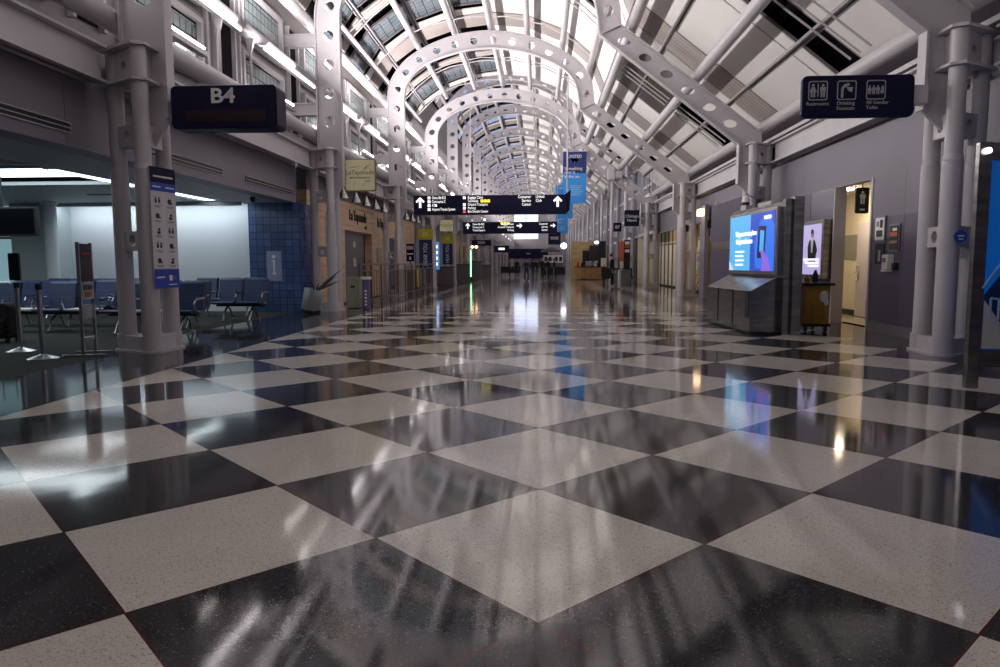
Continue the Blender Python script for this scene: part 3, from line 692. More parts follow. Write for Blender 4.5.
rs(MB().box(-0.12, 0.12, -0.026, -0.02, 0.83, 0.90)).build('stripe', mat('orange_stripe', (0.5, 0.2, 0.05), 0.5), t)
rs(MB().box(-0.17, 0.17, -0.025, -0.02, 1.42, 1.46)).build('heading', mat('red_stripe', (0.3, 0.05, 0.03), 0.5), t)

# long information board on the first left column
t = thing('safety_board', 'tall white and blue notice board fixed to the first left column', 'sign', (-5.5, 10.2, 0.95))
d = Vector((0.10, 0.52, 0)).normalized(); O = Vector((-5.53, 9.95, 0)); nn = Vector((d.y, -d.x, 0))
def brd(mb, u0, u1, z0, z1, o0, o1):
    vs = [tuple(O + d*u + nn*o + Vector((0, 0, z))) for u in (u0, u1) for o in (o0, o1) for z in (z0, z1)]
    return mb.add(vs, [(0, 1, 3, 2), (4, 6, 7, 5), (0, 4, 5, 1), (2, 3, 7, 6), (0, 2, 6, 4), (1, 5, 7, 3)])
WB = 0.52
brd(MB(), 0, WB, 0.94, 2.68, -0.02, 0.0).build('panel', mat('white_board', (0.62, 0.61, 0.65), 0.4), t)
brd(MB(), 0, WB, 2.46, 2.68, 0.0, 0.006).build('header', M['navy'], t)
brd(MB(), 0, WB, 2.34, 2.46, 0.0, 0.006).build('blue_band', mat('royal_blue', (0.02, 0.06, 0.42), 0.4), t)
brd(MB(), 0, WB, 0.94, 1.22, 0.0, 0.006).build('footer', mat('royal_blue_footer', (0.02, 0.06, 0.42), 0.4), t)
g = MB(); brd(g, WB/2-.004, WB/2+.004, 1.24, 2.32, 0, 0.003); brd(g, 0.06, WB-.06, 2.535, 2.56, .006, .01)
brd(g, 0.04, 0.2, 1.09, 1.11, .006, .01); brd(g, 0.28, 0.46, 0.985, 1.0, .006, .01); brd(g, 0.04, 0.2, 2.39, 2.41, .006, .01); brd(g, 0.3, 0.48, 2.39, 2.41, .006, .01)
g.build('rule', M['letter'], t)
g = MB()
for r_ in range(5):
    for c_ in range(2):
        u = 0.13 + c_*0.26; z = 2.20 - r_*0.215
        def disc(uu, zz, rr, sq=1): 
            p = [(uu + rr*math.cos(2*PI*k/12), zz + rr*sq*math.sin(2*PI*k/12)) for k in range(12)]
            g.add([tuple(O + d*a + nn*0.006 + Vector((0, 0, b))) for a, b in p] + [tuple(O + d*a + nn*0.001 + Vector((0, 0, b))) for a, b in p],
                  [tuple(range(12)), tuple(range(23, 11, -1))] + [(k, (k+1) % 12, 12+(k+1) % 12, 12+k) for k in range(12)])
        if (r_+c_) % 3 == 0:
            for s_ in (-.035, .035): disc(u+s_, z+.04, 0.014); brd(g, u+s_-.018, u+s_+.018, z-.03, z+.022, .001, .006)
        elif (r_+c_) % 3 == 1: disc(u-.01, z, 0.04); brd(g, u, u+.05, z-.035, z-.015, .001, .006)
        else: disc(u+.01, z+.02, .022); brd(g, u-.03, u+.03, z-.045, z-.005, .001, .006)
        brd(g, u-.07, u+.07, z-.075, z-.068, .001, .004); brd(g, u-.05, u+.05, z-.092, z-.085, .001, .004)
g.build('pictograms', M['brownletter'], t)
brd(MB(), 0.30, 0.36, 1.05, 1.13, .006, .012).build('emblem', M['letter'], t); brd(MB(), 0.38, 0.43, 1.07, 1.12, .006, .012).build('red_mark', mat('red_mark', (0.5, 0.05, 0.03), 0.5), t)

# gate sign B4
def sign_box(name, label, cat, x0, x1, y0, y1, z0, z1, r=0.07, group=None):
    t = thing(name, label, cat, ((x0+x1)/2, (y0+y1)/2, z0), group)
    MB().xz(rrect(x0, x1, z0, z1, r), y0, y1).build('panel', M['navy'], t, bevel=0.012); return t
t = sign_box('gate_sign', 'navy gate sign reading B4 on the first left arch leg', 'sign', -5.26, -3.72, 10.12, 10.5, 3.21, 3.81)
text('B4', (-4.50, 10.115, 3.655), 0.285, M['letter'], t, bold=.02, sx=1.2)
MB().box(-5.04, -3.88, 10.112, 10.12, 3.30, 3.47).build('led_display', M['navy_dark'], t)
MB().box(-5.38, -5.26, 10.3, 10.4, 3.45, 3.65).build('bracket', M['paint'], t)

# planter with snake plant leaning by the second column
t = thing('planter', 'tilted shiny metal planter with dark leaves at the second left column', 'planter', (-5.95, 18.35, 0))
Rp = Matrix.Translation((-6.02, 18.35, 0.10)) @ Matrix.Rotation(math.radians(11), 4, 'Y')
def rot(mb, R): mb.v = [tuple(R @ Vector(v)) for v in mb.v]; return mb
rot(MB().lathe([(0.245, 0), (0.25, 0.01), (0.25, 0.54), (0.235, 0.54), (0.235, 0.48)], (0, 0, 0), 28), Rp).build('pot', mat('pot_metal', (.72, .72, .74), .38, 1.0), t, smooth=True)
rot(MB().lathe([(0.2, -0.085), (0.22, -0.07), (0.22, 0.0)], (0.0, 0, 0), 20), Matrix.Translation((-5.98, 18.35, 0.085)) ).build('foot', M['black'], t, smooth=True)
for k, (dx, dz, rx) in enumerate(((0.66, 0.55, .26), (0.58, .26, .26), (0.30, .32, .2), (-0.10, .30, -.05), (0.48, .22, .2), (0.08, .22, .1), (.5, .40, .22))):
    p0 = Vector((-5.9 + rx*.25, 18.30 + .03*k, 0.58)); g = MB()
    pts = [p0 + Vector((dx*s_, 0.03*math.sin(k), dz*(s_ + .15*s_*(1-s_)))) for s_ in (0, .25, .5, .75, 1)]
    g.tube(pts, [.012, .028, .026, .018, .004], 6); g.v = [(x, y, z) for x, y, z in g.v]; g.build('leaf', M['leaf'], t, smooth=True)

# bins, canister
t = thing('litter_bin', 'pale green litter bin with a black slot beside the second left column', 'bin', (-5.43, 20.6, 0))
MB().box(-5.62, -5.25, 20.42, 20.8, 0.02, 0.86).build('body', M['green'], t, bevel=0.012); MB().box(-5.63, -5.24, 20.41, 20.81, 0.86, 0.90).build('lid', M['green'], t, bevel=0.008)
MB().box(-5.50, -5.38, 20.412, 20.422, 0.60, 0.66).build('slot', M['black'], t); MB().box(-5.58, -5.29, 20.46, 20.76, 0, 0.03).build('base', M['black'], t)
t = thing('canister', 'slim violet and white canister with a white lid next to the green bin', 'canister', (-5.06, 20.5, 0))
MB().cyl((-5.06, 20.5, 0), (-5.06, 20.5, 0.84), 0.11, 18).build('body', mat('violet_wrap', (0.13, 0.10, 0.26), 0.4), t, smooth=True)
MB().cyl((-5.06, 20.5, 0.84), (-5.06, 20.5, 0.92), 0.16, 18).build('lid', M['white'], t, smooth=True)
g = MB()
for k in range(5): g.box(-5.09+.012*(k % 2), -5.02, 20.382, 20.395, 0.08+.1*k, 0.14+.1*k)
g.build('print', M['white'], t)

# ------------------------------------------------------------------ restaurant front on the left
wl = MB()
wl.box(-6.9, -6.62, 20.1, 24.0, 0, 3.4); wl.box(-6.9, -6.62, 24.0, 27.9, 2.45, 3.4); wl.box(-6.9, -6.62, 27.9, 31.0, 0, 3.4)
wl.box(-6.9, -6.62, 31.0, 33.4, 2.45, 3.4); wl.box(-6.9, -6.62, 33.4, 37.5, 0, 3.4)
struct(wl.build('wall_left_shopfront', M['wood']), 'maple panelled restaurant front')
jj = MB()
for y in [20.9 + 0.9*i for i in range(19)]:
    if not (24.0 < y < 27.9 or 31.0 < y < 33.4): jj.box(-6.622, -6.615, y, y+0.012, 0, 3.4)
for z in (0.6, 1.2, 1.8, 2.42, 2.9): jj.box(-6.622, -6.615, 27.9, 31.0, z, z+.012); jj.box(-6.622, -6.615, 20.1, 24.0, z, z+.012)
struct(jj.build('trim_3', M['wood2']))
struct(MB().box(-6.9, -6.62, 20.1, 37.5, 3.4, 4.2).build('wall_left_frieze', M['mull']), 'dark frieze above the restaurant front')
struct(MB().box(-9.0, -8.9, 19.4, 37.5, 0, 3.4).build('wall_left_back', M['black']))
t = thing('roller_grille', 'closed steel roller grille in the restaurant front', 'grille', (-6.8, 25.5, 0))
g = MB()
for k in range(17): g.box(-6.80, -6.77, 24.05+.19*k, 24.09+.19*k, 0, 2.45)
for k in range(14):
    for m_ in range(16): g.box(-6.795, -6.775, 24.09+.19*m_, 24.24+.19*m_, .08+.17*k + (.04 if m_ % 2 else 0), .10+.17*k + (.04 if m_ % 2 else 0))
g.build('lattice', M['chrome'], t); MB().box(-6.84, -6.83, 24.02, 27.15, 0, 2.45).build('backing', mat('grille_backing', (0.28, 0.255, 0.26), 0.5), t)
MB().box(-6.80, -6.76, 25.6, 25.95, 1.2, 1.5).build('lock_plate', M['paint'], t); MB().box(-6.80, -6.76, 25.6, 25.95, 1.9, 2.1).build('sign_plate', M['paint'], t)
t = thing('wall_sign', 'dark letters La Tapenade on the maple restaurant front', 'sign', (-6.62, 25.7, 2.7))
text('La Tapenade', (-6.61, 25.8, 2.98), 0.52, M['brownletter'], t, 'right', sx=0.92, ext=0.02)
text('café', (-6.61, 26.9, 2.66), 0.22, M['brownletter'], t, 'right', ext=0.015)
MB().box(-6.62, -6.61, 25.3, 28.3, 3.24, 3.26).build('rule', M['brownletter'], t)
t = thing('wall_sign', 'second set of dark letters on the maple front, by the third column', 'sign', (-6.62, 29.5, 2.7))
text('La Tapenade', (-6.61, 29.9, 2.95), 0.5, M['brownletter'], t, 'right', sx=.8, ext=0.02)
# menu plate
tag(MB().box(-6.62, -6.58, 28.7, 29.5, 1.35, 1.95).build('menu_board', mat('menu_grey', (0.36, 0.32, 0.30), 0.4), None, bevel=.01), 'grey menu board on the maple restaurant front', 'menu board')
# square cream hanging signs
def cream_sign(x0, x1, y, z0, z1, label, n):
    t = thing('hanging_sign', label, 'sign', ((x0+x1)/2, y, z0), 'cream square restaurant signs')
    W, Hh = x1-x0, z1-z0
    MB().xz(rrect(x0, x1, z0, z1, 0.06*W), y, y+0.14).build('frame', M['olive'], t, bevel=.006)
    MB().xz(rrect(x0+.025*W, x1-.025*W, z0+.025*W, z1-.025*W, 0.05*W), y-.012, y+0.02).build('face', M['yellowsign'], t)
    cx = (x0+x1)/2
    text('LaTapenade', (cx, y-.014, z0+.58*Hh), 0.20*W, M['olive'], t, sx=.95)
    text('MEDITERRANEAN', (cx, y-.014, z0+.41*Hh), 0.085*W, M['brownletter'], t); text('CAFÉ', (cx+.25*W, y-.014, z0+.30*Hh), 0.08*W, M['brownletter'], t)
    g = MB()
    for a, b in (((.05, .42), (.38, .96)), ((-.02, .12), (-.3, -.05)), ((.0, .1), (-.18, .0)), ((.1, .2), (.0, .1))):
        pass
    for (u0, v0, u1, v1) in ((.58, .62, .86, .86), (.62, .66, .74, .82), (.28, .14, .34, .32), (.56, .16, .66, .26), (.12, .73, .5, .77)):
        p = (x0+u0*W, y-.012, z0+v0*Hh); q = (x0+u1*W, y-.012, z0+v1*Hh); m_ = tuple((a+b)/2 for a, b in zip(p, q)); g.tube([p, m_, q], [.002, .011*W, .002], 6)
    g.build('olive_sprig', M['olive'], t)
    MB().box(x0-.12, x0+.02, y+.04, y+.10, z0+.6*Hh, z0+.75*Hh).build('bracket', M['paint'], t); return t
cream_sign(-5.40, -4.55, 19.75, 3.30, 4.17, 'cream square hanging sign on the second left arch leg, the large near one', 0)
cream_sign(-5.36, -4.62, 38.1, 3.0, 3.62, 'small cream square sign under the long navy sign, farther down the hall', 1)
# pendant spot lamps under the girder
for k, y in enumerate((21.7, 23.2, 24.6, 26.0, 27.4, 30.6, 32.0, 33.5, 35.0)):
    t = thing('pendant_lamp', f'{NTH[k]} cone pendant lamp from the camera, before the maple restaurant front', 'lamp', (-6.0, y, 3.3), 'cone pendant lamps along the restaurant front')
    MB().lathe([(0.16, 0), (0.05, 0.26), (0.035, 0.34), (0.02, 0.34)], (-6.0, y, 3.28), 16).build('lamp_shade', M['steel'], t, smooth=True)
    MB().cyl((-6.0, y, 3.60), (-6.0, y, 3.86), 0.012, 8).build('stem', M['black'], t); MB().box(-6.15, -5.97, y-.03, y+.03, 3.84, 3.87).build('mount', M['paint'], t)
# guard rail in front of the restaurant
t = thing('guard_rail', 'dark steel guard rail in front of the maple restaurant front', 'railing', (-5.35, 27, 0))
for y in [20.95 + 1.43*i for i in range(11)]: MB().box(-5.38, -5.32, y-.03, y+.03, 0, 1.28).build('post', M['rail'], t)
for z, h in ((1.25, .05), (1.06, .035), (0.14, .04)): MB().box(-5.375, -5.325, 20.95, 35.25, z, z+h).build('rail', M['rail'], t)
MB().box(-6.6, -5.38, 35.2, 35.25, 1.25, 1.30).build('rail', M['rail'], t)
g = MB()
for i in range(10):
    for q in (0.36, 0.72, 1.08):
        g.cyl((-5.35, 20.95+1.43*i+q, .16), (-5.35, 20.95+1.43*i+q, 1.07), .012, 6)
g.build('balusters', M['rail'], t)
# directory sign and stand
t = thing('directory_sign', 'small navy and white directory sign behind the guard rail', 'sign', (-5.9, 33, 0))
MB().box(-6.22, -5.86, 33, 33.06, 1.4, 2.22).build('panel', M['navy'], t); MB().box(-6.18, -5.90, 32.99, 33, 1.72, 1.78).build('stripe', M['letter'], t)
MB().box(-6.19, -5.89, 32.99, 33, 1.95, 2.12).build('white_panel', mat('pale_lilac', (.45, .43, .55), .5), t); MB().box(-6.08, -6.0, 32.99, 33, 1.48, 1.62).build('pictogram', M['letter'], t)
MB().box(-6.07, -6.01, 33.0, 33.05, 0, 1.4).build('post', M['rail'], t)
t = thing('stool_bin', 'grey box on the rail beside a yellow strip, restaurant entrance', 'box', (-5.6, 31.3, 0)); 
MB().box(-5.85, -5.6, 31.2, 31.5, 0, .95).build('pedestal', M['rail'], t); MB().box(-5.9, -5.56, 31.15, 31.55, .95, 1.2).build('top_box', mat('warm_grey', (.4, .36, .33), .5), t)
tag(MB().box(-5.30, -5.24, 30.4, 30.6, 0.3, 1.05).build('yellow_post', mat('hazard_yellow', (.75, .5, .05), .5)), 'short yellow strip fixed beside the guard rail', 'marker')
# vertical banners on columns
def col_banner(x0, x1, y, z0, z1, zt, label):
    t = thing('column_banner', label, 'banner', ((x0+x1)/2, y, z0), 'navy and lime banners on left columns')
    MB().box(x0, x1, y, y+.06, z0, zt).build('lower_panel', mat('banner_navy', (0.012, 0.03, 0.12), .45), t); MB().box(x0-.06, x1+.06, y-.02, y+.08, zt, z1).build('top_panel', M['lime'], t)
    text('HEAR YOU', ((x0+x1)/2, y-.006, (z0+zt)/2), 0.30, M['letter'], t, roll=PI/2, sx=.8)
    g = MB(); c = ((x0+x1)/2, (zt+z1)/2); g.box(c[0]-.14, c[0]+.14, y-.028, y-.02, c[1]-.12, c[1]+.12); g.build('emblem', mat('pale_lime', (.55, .55, .2), .5), t)
    return t
col_banner(-6.34, -5.66, 37.25, 1.0, 3.11, 2.55, 'navy banner with lime top on the fourth left column, nearer of two')
col_banner(-6.36, -5.70, 46.4, 1.26, 3.23, 2.6, 'navy banner with lime top on the fifth left column, farther of two')
t = thing('light_box', 'glowing blue and white advert box between the two navy column banners', 'light box', (-6.2, 41.0, 0.9))
MB().box(-6.35, -5.85, 41.0, 41.12, 0.9, 2.4).build('housing', M['black'], t); MB().box(-6.30, -5.80, 40.985, 41.0, .95, 2.55).build('face', mat('lit_blue', (.1, .3, .8), .5, 0, (.12, .35, .9), .5), t)
g = MB()
for k in range(4): g.box(-6.2, -5.9, 40.975, 40.985, 1.2+.33*k, 1.36+.33*k)
g.build('white_blocks', M['white_sign'], t)
# shop fronts further on the left
MATS = [M['mull'], M['wood'], M['wall'], M['mull'], M['wall_up'], M['wood2'], M['wall']]
for k in range(3, 16):
    y0 = FY[0] + 9.15*k; g = MB()
    g.box(-6.9, -6.62, y0, y0+2.2, 0, 4.2); g.box(-6.9, -6.62, y0+6.9, y0+9.15, 0, 4.2); g.box(-6.9, -6.62, y0+2.2, y0+6.9, 2.8, 4.2)
    struct(g.build('wall_left_shop_%d' % k, MATS[k % 7]))
    d_ = struct(MB().box(-6.85, -6.8, y0+2.25, y0+6.85, 0, 2.8).build('door_%d' % k, M['tv'] if k % 2 else M['grille']), 'closed shop front')
    MB().box(-6.82, -6.72, y0+4.5, y0+4.6, 0, 2.8).build('door_frame', M['rail'], d_)
    MB().box(-6.82, -6.70, y0+2.2, y0+2.3, 0, 2.8).build('door_frame', M['rail'], d_)
# green light tube on the fifth/sixth column
t = thing('light_tube', 'upright glowing pale green light tube beside a far left column', 'lamp', (-5.25, 54, 0.25))
MB().cyl((-5.25, 54, 0.3), (-5.25, 54, 2.35), 0.05, 10).build('tube', M['green_tube'], t); MB().cyl((-5.25, 54, 0), (-5.25, 54, .3), 0.08, 12).build('base', M['black'], t)
for n, (x, y, z) in enumerate(((-5.9, 62, 2.75), (-5.55, 62, 2.75))):
    t = thing('wall_lamp', f'{"left" if n == 0 else "right"} of two small warm lamps far down the left side', 'lamp', (x, y, z)); MB().ball((x, y, z), .13).build('globe', M['lamp_warm'], t, smooth=True); MB().cyl((x, y, z+.1), (x, y, 3.86), .015, 8).build('stem', M['black'], t)
for n, (x, y, w_, h_) in enumerate(((-6.0, 45.0, 1.0, 1.1), (-5.55, 50.5, 1.0, 1.25), (-5.5, 60, 1.1, 1.5), (-5.2, 68, 1.0, 1.2))):
    t = thing('counter', f'{NTH[n]} dark service counter along the far left side', 'counter', (x, y, 0), 'dark counters on the far left')
    MB().box(x-w_/2, x+w_/2, y, y+.7, 0, h_-.06).build('body', M['mull'], t); MB().box(x-w_/2-.05, x+w_/2+.05, y-.05, y+.75, h_-.06, h_).build('worktop', M['black'], t)

# ------------------------------------------------------------------ overhead direction signs
def picto_square(mb, x, y, z, s): mb.box(x, x+s, y, y+.006, z, z+s)
def arrow(mb, cx, y, cz, s, d='up'):
    pts = [(-.22, -.5), (.22, -.5), (.22, .02), (.5, .02-.0), (.0, .5), (-.5, .02), (-.22, .02)]
    pts = [(-.11, -.5), (.11, -.5), (.11, .16), (.30, -.04), (.42, .09), (0, .5), (-.42, .09), (-.30, -.04), (-.11, .16)]
    if d == 'right': pts = [(v, -u) for u, v in pts]
    mb.xz([(cx+u*s, cz+v*s) for u, v in pts], y, y+.006)
t = sign_box('direction_sign', 'long navy overhead direction sign with white up arrows at both ends, nearest one', 'sign', -5.0, 1.02, 28.25, 28.6, 3.22, 3.97, .05, 'navy overhead direction signs')
for ax in (-4.74, 0.68): g = MB(); arrow(g, ax, 28.243, 3.70, .42); g.build('arrow', M['letter_lit'], t)
for k in range(4): g = MB(); picto_square(g, -4.44, 28.243, 3.82-.15*k, .11); g.build('pictograms', M['letter_lit'], t)
for k in (0, 2, 3): g = MB(); picto_square(g, -3.04, 28.243, 3.82-.135*k, .105); g.build('pictograms', M['letter_lit'], t)
for k, s_ in enumerate(('Gates B6-B22', 'Concourse C', 'ATM', 'Airport Transit System')): text(s_, (-4.27, 28.242, 3.875-.15*k), .15, M['letter_lit'], t, align='LEFT', sx=.66)
for k, s_ in enumerate(('Baggage Claim', 'Terminals', 'Ground Transport', 'Parking', 'Bus Shuttle Center')): text(s_, (-2.85, 28.242, 3.875-.135*k), .145, M['letter_lit'], t, align='LEFT', sx=.72)
g = MB()
for k in range(3): g.box(-2.34+.13*k, -2.235+.13*k, 28.243, 28.25, 3.685, 3.795)
g.build('yellow_squares', M['yellow_lit'], t); MB().box(-3.04, -2.935, 28.243, 28.25, 3.28, 3.385).build('red_square', mat('lit_red', (.6, .05, .08), .5, 0, (.9, .15, .2), .8), t)
text('Customer\nService\nCenter', (-.36, 28.242, 3.74), .155, M['letter_lit'], t, align='RIGHT', sx=.8, line=.95)
text('United\nClub', (-.18, 28.242, 3.815), .155, M['letter_lit'], t, align='LEFT', sx=.8, line=.95)
MB().cyl((1.06, 28.45, 3.2), (1.06, 28.45, 8.5), .03, 10).build('hanger_pole', M['paint'], t); MB().xz([(.95, 3.2), (1.14, 3.35), (1.2, 4.15), (.95, 3.97)], 28.3, 28.55).build('end_cap', M['navy'], t)
MB().box(-5.40, -5.0, 28.4, 28.5, 3.5, 3.7).build('bracket', M['paint'], t)
t = sign_box('direction_sign', 'second navy overhead direction sign, with a white right arrow in its middle', 'sign', -4.12, .90, 38.15, 38.5, 2.88, 3.5, .04, 'navy overhead direction signs')
for ax, az, dd_ in ((-3.86, .3, 'up'), (-1.1, .3, 'right'), (.68, .26, 'right')): g = MB(); arrow(g, ax, 38.143, 3.29, az, dd_); g.build('arrow', M['letter_lit'], t)
for k, s_ in enumerate(('Gates B6-B22', 'Concourse C', 'Transit System')): text(s_, (-3.6, 38.142, 3.38-.16*k), .14, M['letter_lit'], t, align='LEFT', sx=.8)
for k, s_ in enumerate(('Baggage Claim', 'Ground Transport', 'Parking')): text(s_, (-1.4, 38.142, 3.38-.16*k), .14, M['letter_lit'], t, align='RIGHT', sx=.8)
for k, s_ in enumerate(('Customer', 'Service', 'Center')): text(s_, (.4, 38.142, 3.38-.16*k), .14, M['letter_lit'], t, align='RIGHT', sx=.8)
g = MB()
for k in range(3): g.box(-2.1+.17*k, -1.97+.17*k, 38.143, 38.15, 3.36, 3.48)
g.build('yellow_squares', M['yellow_lit'], t)
for x in (-3.7, .5): MB().cyl((x, 38.3, 3.5), (x, 38.3, 9.5), .02, 8).build('hanger_rod', M['paint'], t)
for n, (x0, x1, y, z0, z1) in enumerate(((-4.6, -3.3, 48, 2.5, 2.88), (-3.75, -2.5, 58, 2.2, 2.75), (.5, 1.25, 44, 2.45, 3.2), (-3.9, 1.0, 88, 1.9, 3.1))):
    lab = ('dark overhead gate sign above the far left columns', 'black overhead gate sign with a small lit patch', 'navy hanging panel below the right end of the second direction sign', 'wide navy hanging banner at the far end of the hall')[n]
    t = thing('overhead_sign', lab, 'sign', ((x0+x1)/2, y, z0), 'far hanging navy panels'); MB().box(x0, x1, y, y+.3, z0, z1).build('panel', M['navy'], t, bevel=.01)
    g = MB(); m_ = (x0+x1)/2; g.box(m_-.25, m_+.25, y-.008, y, (z0+z1)/2-.08, (z0+z1)/2+.1); g.build('lit_patch', M['letter_lit'] if n == 1 else mat('dim_patch', (.3, .3, .35), .5), t)
    for x in (x0+.2, x1-.2): MB().cyl((x, y+.15, z1), (x, y+.15, 12.4), .015, 6).build('hanger_rod', M['paint'], t)

# blue airline banners
def airline_banner(x0, x1, y, z0, z1, label, full):
    t = thing('hanging_banner', label, 'banner', ((x0+x1)/2, y, z0), 'blue hanging banners'); W, Hh = x1-x0, z1-z0
    MB().box(x0, x1, y, y+.03, z0, z0+.58*Hh).build('lower_cloth', M['bannerblue'], t); MB().box(x0, x1, y, y+.03, z0+.58*Hh, z1).build('upper_cloth', M['bannerdeep'] if full else M['bannerblue'], t)
    MB().cyl((x0-.05, y+.015, z1), (x1+.05, y+.015, z1), .025, 8).build('batten', M['paint'], t)
    for xx in (x0+.15, x1-.15): MB().cyl((xx, y+.015, z1), (xx, y+.015, 7.3+(0 if y < 40 else LIFT)), .01, 6).build('cord', M['paint'], t)
    cx = (x0+x1)/2
    text('UNITED', (cx, y-.004, z1-.1*Hh), .085*Hh, M['letter'], t, sx=.9); text('Something\nnew is', (x0+.06*W, y-.004, z0+.635*Hh), .082*Hh, M['letter'], t, align='LEFT', line=.85)
    text('in the air.', (x0+.06*W, y-.004, z0+.515*Hh), .082*Hh, M['letter'], t, align='LEFT')
    g = MB()
    for k in range(6): g.box(x0+.32*W, x0+(.75+.04*(k % 3))*W, y-.004, y, z0+(.16+.035*k)*Hh, z0+(.172+.035*k)*Hh)
    g.build('small_print', mat('pale_blue_print', (.35, .6, .9), .5), t)
    g = MB(); g.xz([(cx-.18*W, z0+.86*Hh), (cx-.02*W, z0+.83*Hh), (cx, z0+.73*Hh), (cx+.02*W, z0+.83*Hh), (cx+.18*W, z0+.86*Hh), (cx, z0+.80*Hh)], y-.006, y)
    g.build('wing_shape', mat('lilac_wing', (.35, .3, .75), .5), t)
airline_banner(1.17, 2.37, 37.5, 4.38, 7.03, 'large blue hanging banner right of the long navy sign, nearest of three', True)
airline_banner(1.0, 2.12, 47.3, 4.2, 6.4, 'middle one of the three blue hanging banners in line', False)
airline_banner(1.2, 2.15, 56.4, 3.6, 5.3, 'lowest and farthest of the three blue hanging banners', False)

# restroom sign on the first right frame
t = sign_box('restroom_sign', 'dark navy hanging sign for restrooms, drinking fountain and toilet on the first right frame', 'sign', 3.55, 5.03, 10.14, 10.22, 3.24, 3.80)
MB().box(5.03, 5.22, 10.16, 10.35, 3.42, 3.66).build('bracket', M['paint'], t)
gm = mat('grey_pictogram', (.42, .41, .41), .5)
for cx in (3.755, 4.135, 4.52):
    g = MB()
    s_ = .128
    o = rrect(cx-s_, cx+s_, 3.60-s_, 3.60+s_, .03); i_ = rrect(cx-s_+.014, cx+s_-.014, 3.60-s_+.014, 3.60+s_-.014, .022)
    n = len(o); g.add([(x, 10.134, z) for x, z in o] + [(x, 10.134, z) for x, z in i_], [(k, (k+1) % n, n+(k+1) % n, n+k) for k in range(n)])
    g.build('pictogram_frames', gm, t)
g = MB()
def figure(mb, cx, cz, s, skirt=False, y=10.135):
    mb.xz(circ((cx, cz+.42*s), .11*s, 12), y-.004, y)
    if skirt: mb.xz([(cx-.12*s, cz+.28*s), (cx+.12*s, cz+.28*s), (cx+.28*s, cz-.12*s), (cx-.28*s, cz-.12*s)], y-.004, y)
    else: mb.xz([(cx-.22*s, cz+.28*s), (cx+.22*s, cz+.28*s), (cx+.22*s, cz-.05*s), (cx-.22*s, cz-.05*s)], y-.004, y)
    for dx in (-.10, .10): mb.xz([(cx+(dx-.07)*s, cz-.05*s), (cx+(dx+.07)*s, cz-.05*s), (cx+(dx+.07)*s, cz-.52*s), (cx+(dx-.07)*s, cz-.52*s)], y-.004, y)
figure(g, 3.69, 3.60, .17, True); figure(g, 3.82, 3.60, .17); g.box(3.748, 3.762, 10.131, 10.135, 3.52, 3.69)
g.build('pictogram_figures', gm, t); g = MB()
g.xz([(4.06, 3.50), (4.09, 3.50), (4.095, 3.62), (4.14, 3.655), (4.13, 3.685), (4.10, 3.68), (4.06, 3.63)], 10.131, 10.135); g.xz(circ((4.15, 3.675), .02, 12), 10.131, 10.135)
g.xz([(4.13, 3.645), (4.145, 3.65), (4.16, 3.60), (4.15, 3.595)], 10.131, 10.135); g.xz([(4.15, 3.64), (4.215, 3.64), (4.205, 3.575), (4.16, 3.59)], 10.131, 10.135)
g.build('pictogram_figures', gm, t); g = MB()
for k in range(3): figure(g, 4.435+.055*k, 3.60, .11, k == 0)
figure(g, 4.605, 3.615, .08); ring = circ((4.6, 3.575), .026, 14); g.xz(ring, 10.131, 10.135)
g.build('pictogram_figures', gm, t)
text('Restrooms', (3.755, 10.133, 3.425), .068, gm, t); text('Drinking\nFountain', (4.01, 10.133, 3.395), .068, gm, t, align='LEFT'); text('All Gender\nToilet', (4.395, 10.133, 3.40), .066, gm, t, align='LEFT')

# ------------------------------------------------------------------ right wall
rw = MB(); rw.box(6.2, 6.4, -8, 13.82, 0, 2.85); rw.box(6.2, 6.4, 15.55, 20.6, 0, 2.85)
struct(rw.build('wall_right', M['wall_panel']), 'violet grey panelled right wall by the restrooms')
seam = MB()
for y in (12.62, 15.62, 16.9, 18.2): seam.box(6.193, 6.2, y, y+.01, 0, 2.85)
seam.box(6.19, 6.2, -8, 13.82, 0, .18); seam.box(6.19, 6.2, 15.55, 20.6, 0, .18)
struct(seam.build('trim_4', M['paint_dark']))
struct(MB().box(6.195, 6.2, 10.5, 13.82, 2.1, 2.85).build('trim_5', M['wall']), 'paler upper band on the right wall panels')
rf = MB(); rf.box(6.28, 6.5, -8, 38.2, 2.87, 5.2); struct(rf.build('wall_right_upper', M['wall']), 'pale fascia above the right wall')
struct(MB().box(6.24, 6.30, -8, 38.2, 2.84, 2.88).build('trim_6', M['paint_dark']))
lt = MB(); lt.box(5.95, 6.28, -8, 38.2, 4.42, 4.50); struct(lt.build('trim_7', M['paint']))
# restroom doorway, lit warm inside
dj = MB(); dj.box(6.18, 6.42, 13.80, 13.86, 0, 2.85); dj.box(6.18, 6.42, 15.50, 15.56, 0, 2.85)
d_ = struct(dj.build('door_1', M['paint']), 'restroom doorway')
struct(MB().box(7.6, 7.7, 13.0, 18.5, 0, 2.95).build('wall_restroom', M['cream']), 'cream inner wall of the restroom entry')
struct(MB().box(7.585, 7.6, 13.0, 18.5, 1.35, 1.95).build('trim_8', M['sage'])); struct(MB().box(7.585, 7.6, 13.0, 18.5, 0, .14).build('baseboard_right', M['brownletter']))
struct(MB().box(6.4, 7.7, 13.0, 18.5, 2.95, 3.0).build('ceiling_restroom', M['white'])); struct(MB().box(6.42, 7.6, 18.4, 18.5, 0, 2.95).build('wall_restroom_back', M['cream'])); struct(MB().box(6.42, 7.6, 13.0, 13.1, 0, 2.95).build('wall_restroom_front', M['cream']))
struct(MB().box(6.42, 7.6, 13.1, 18.4, -.01, 0.0).build('floor_restroom', mat('restroom_tile', (.35, .3, .24), .2)))
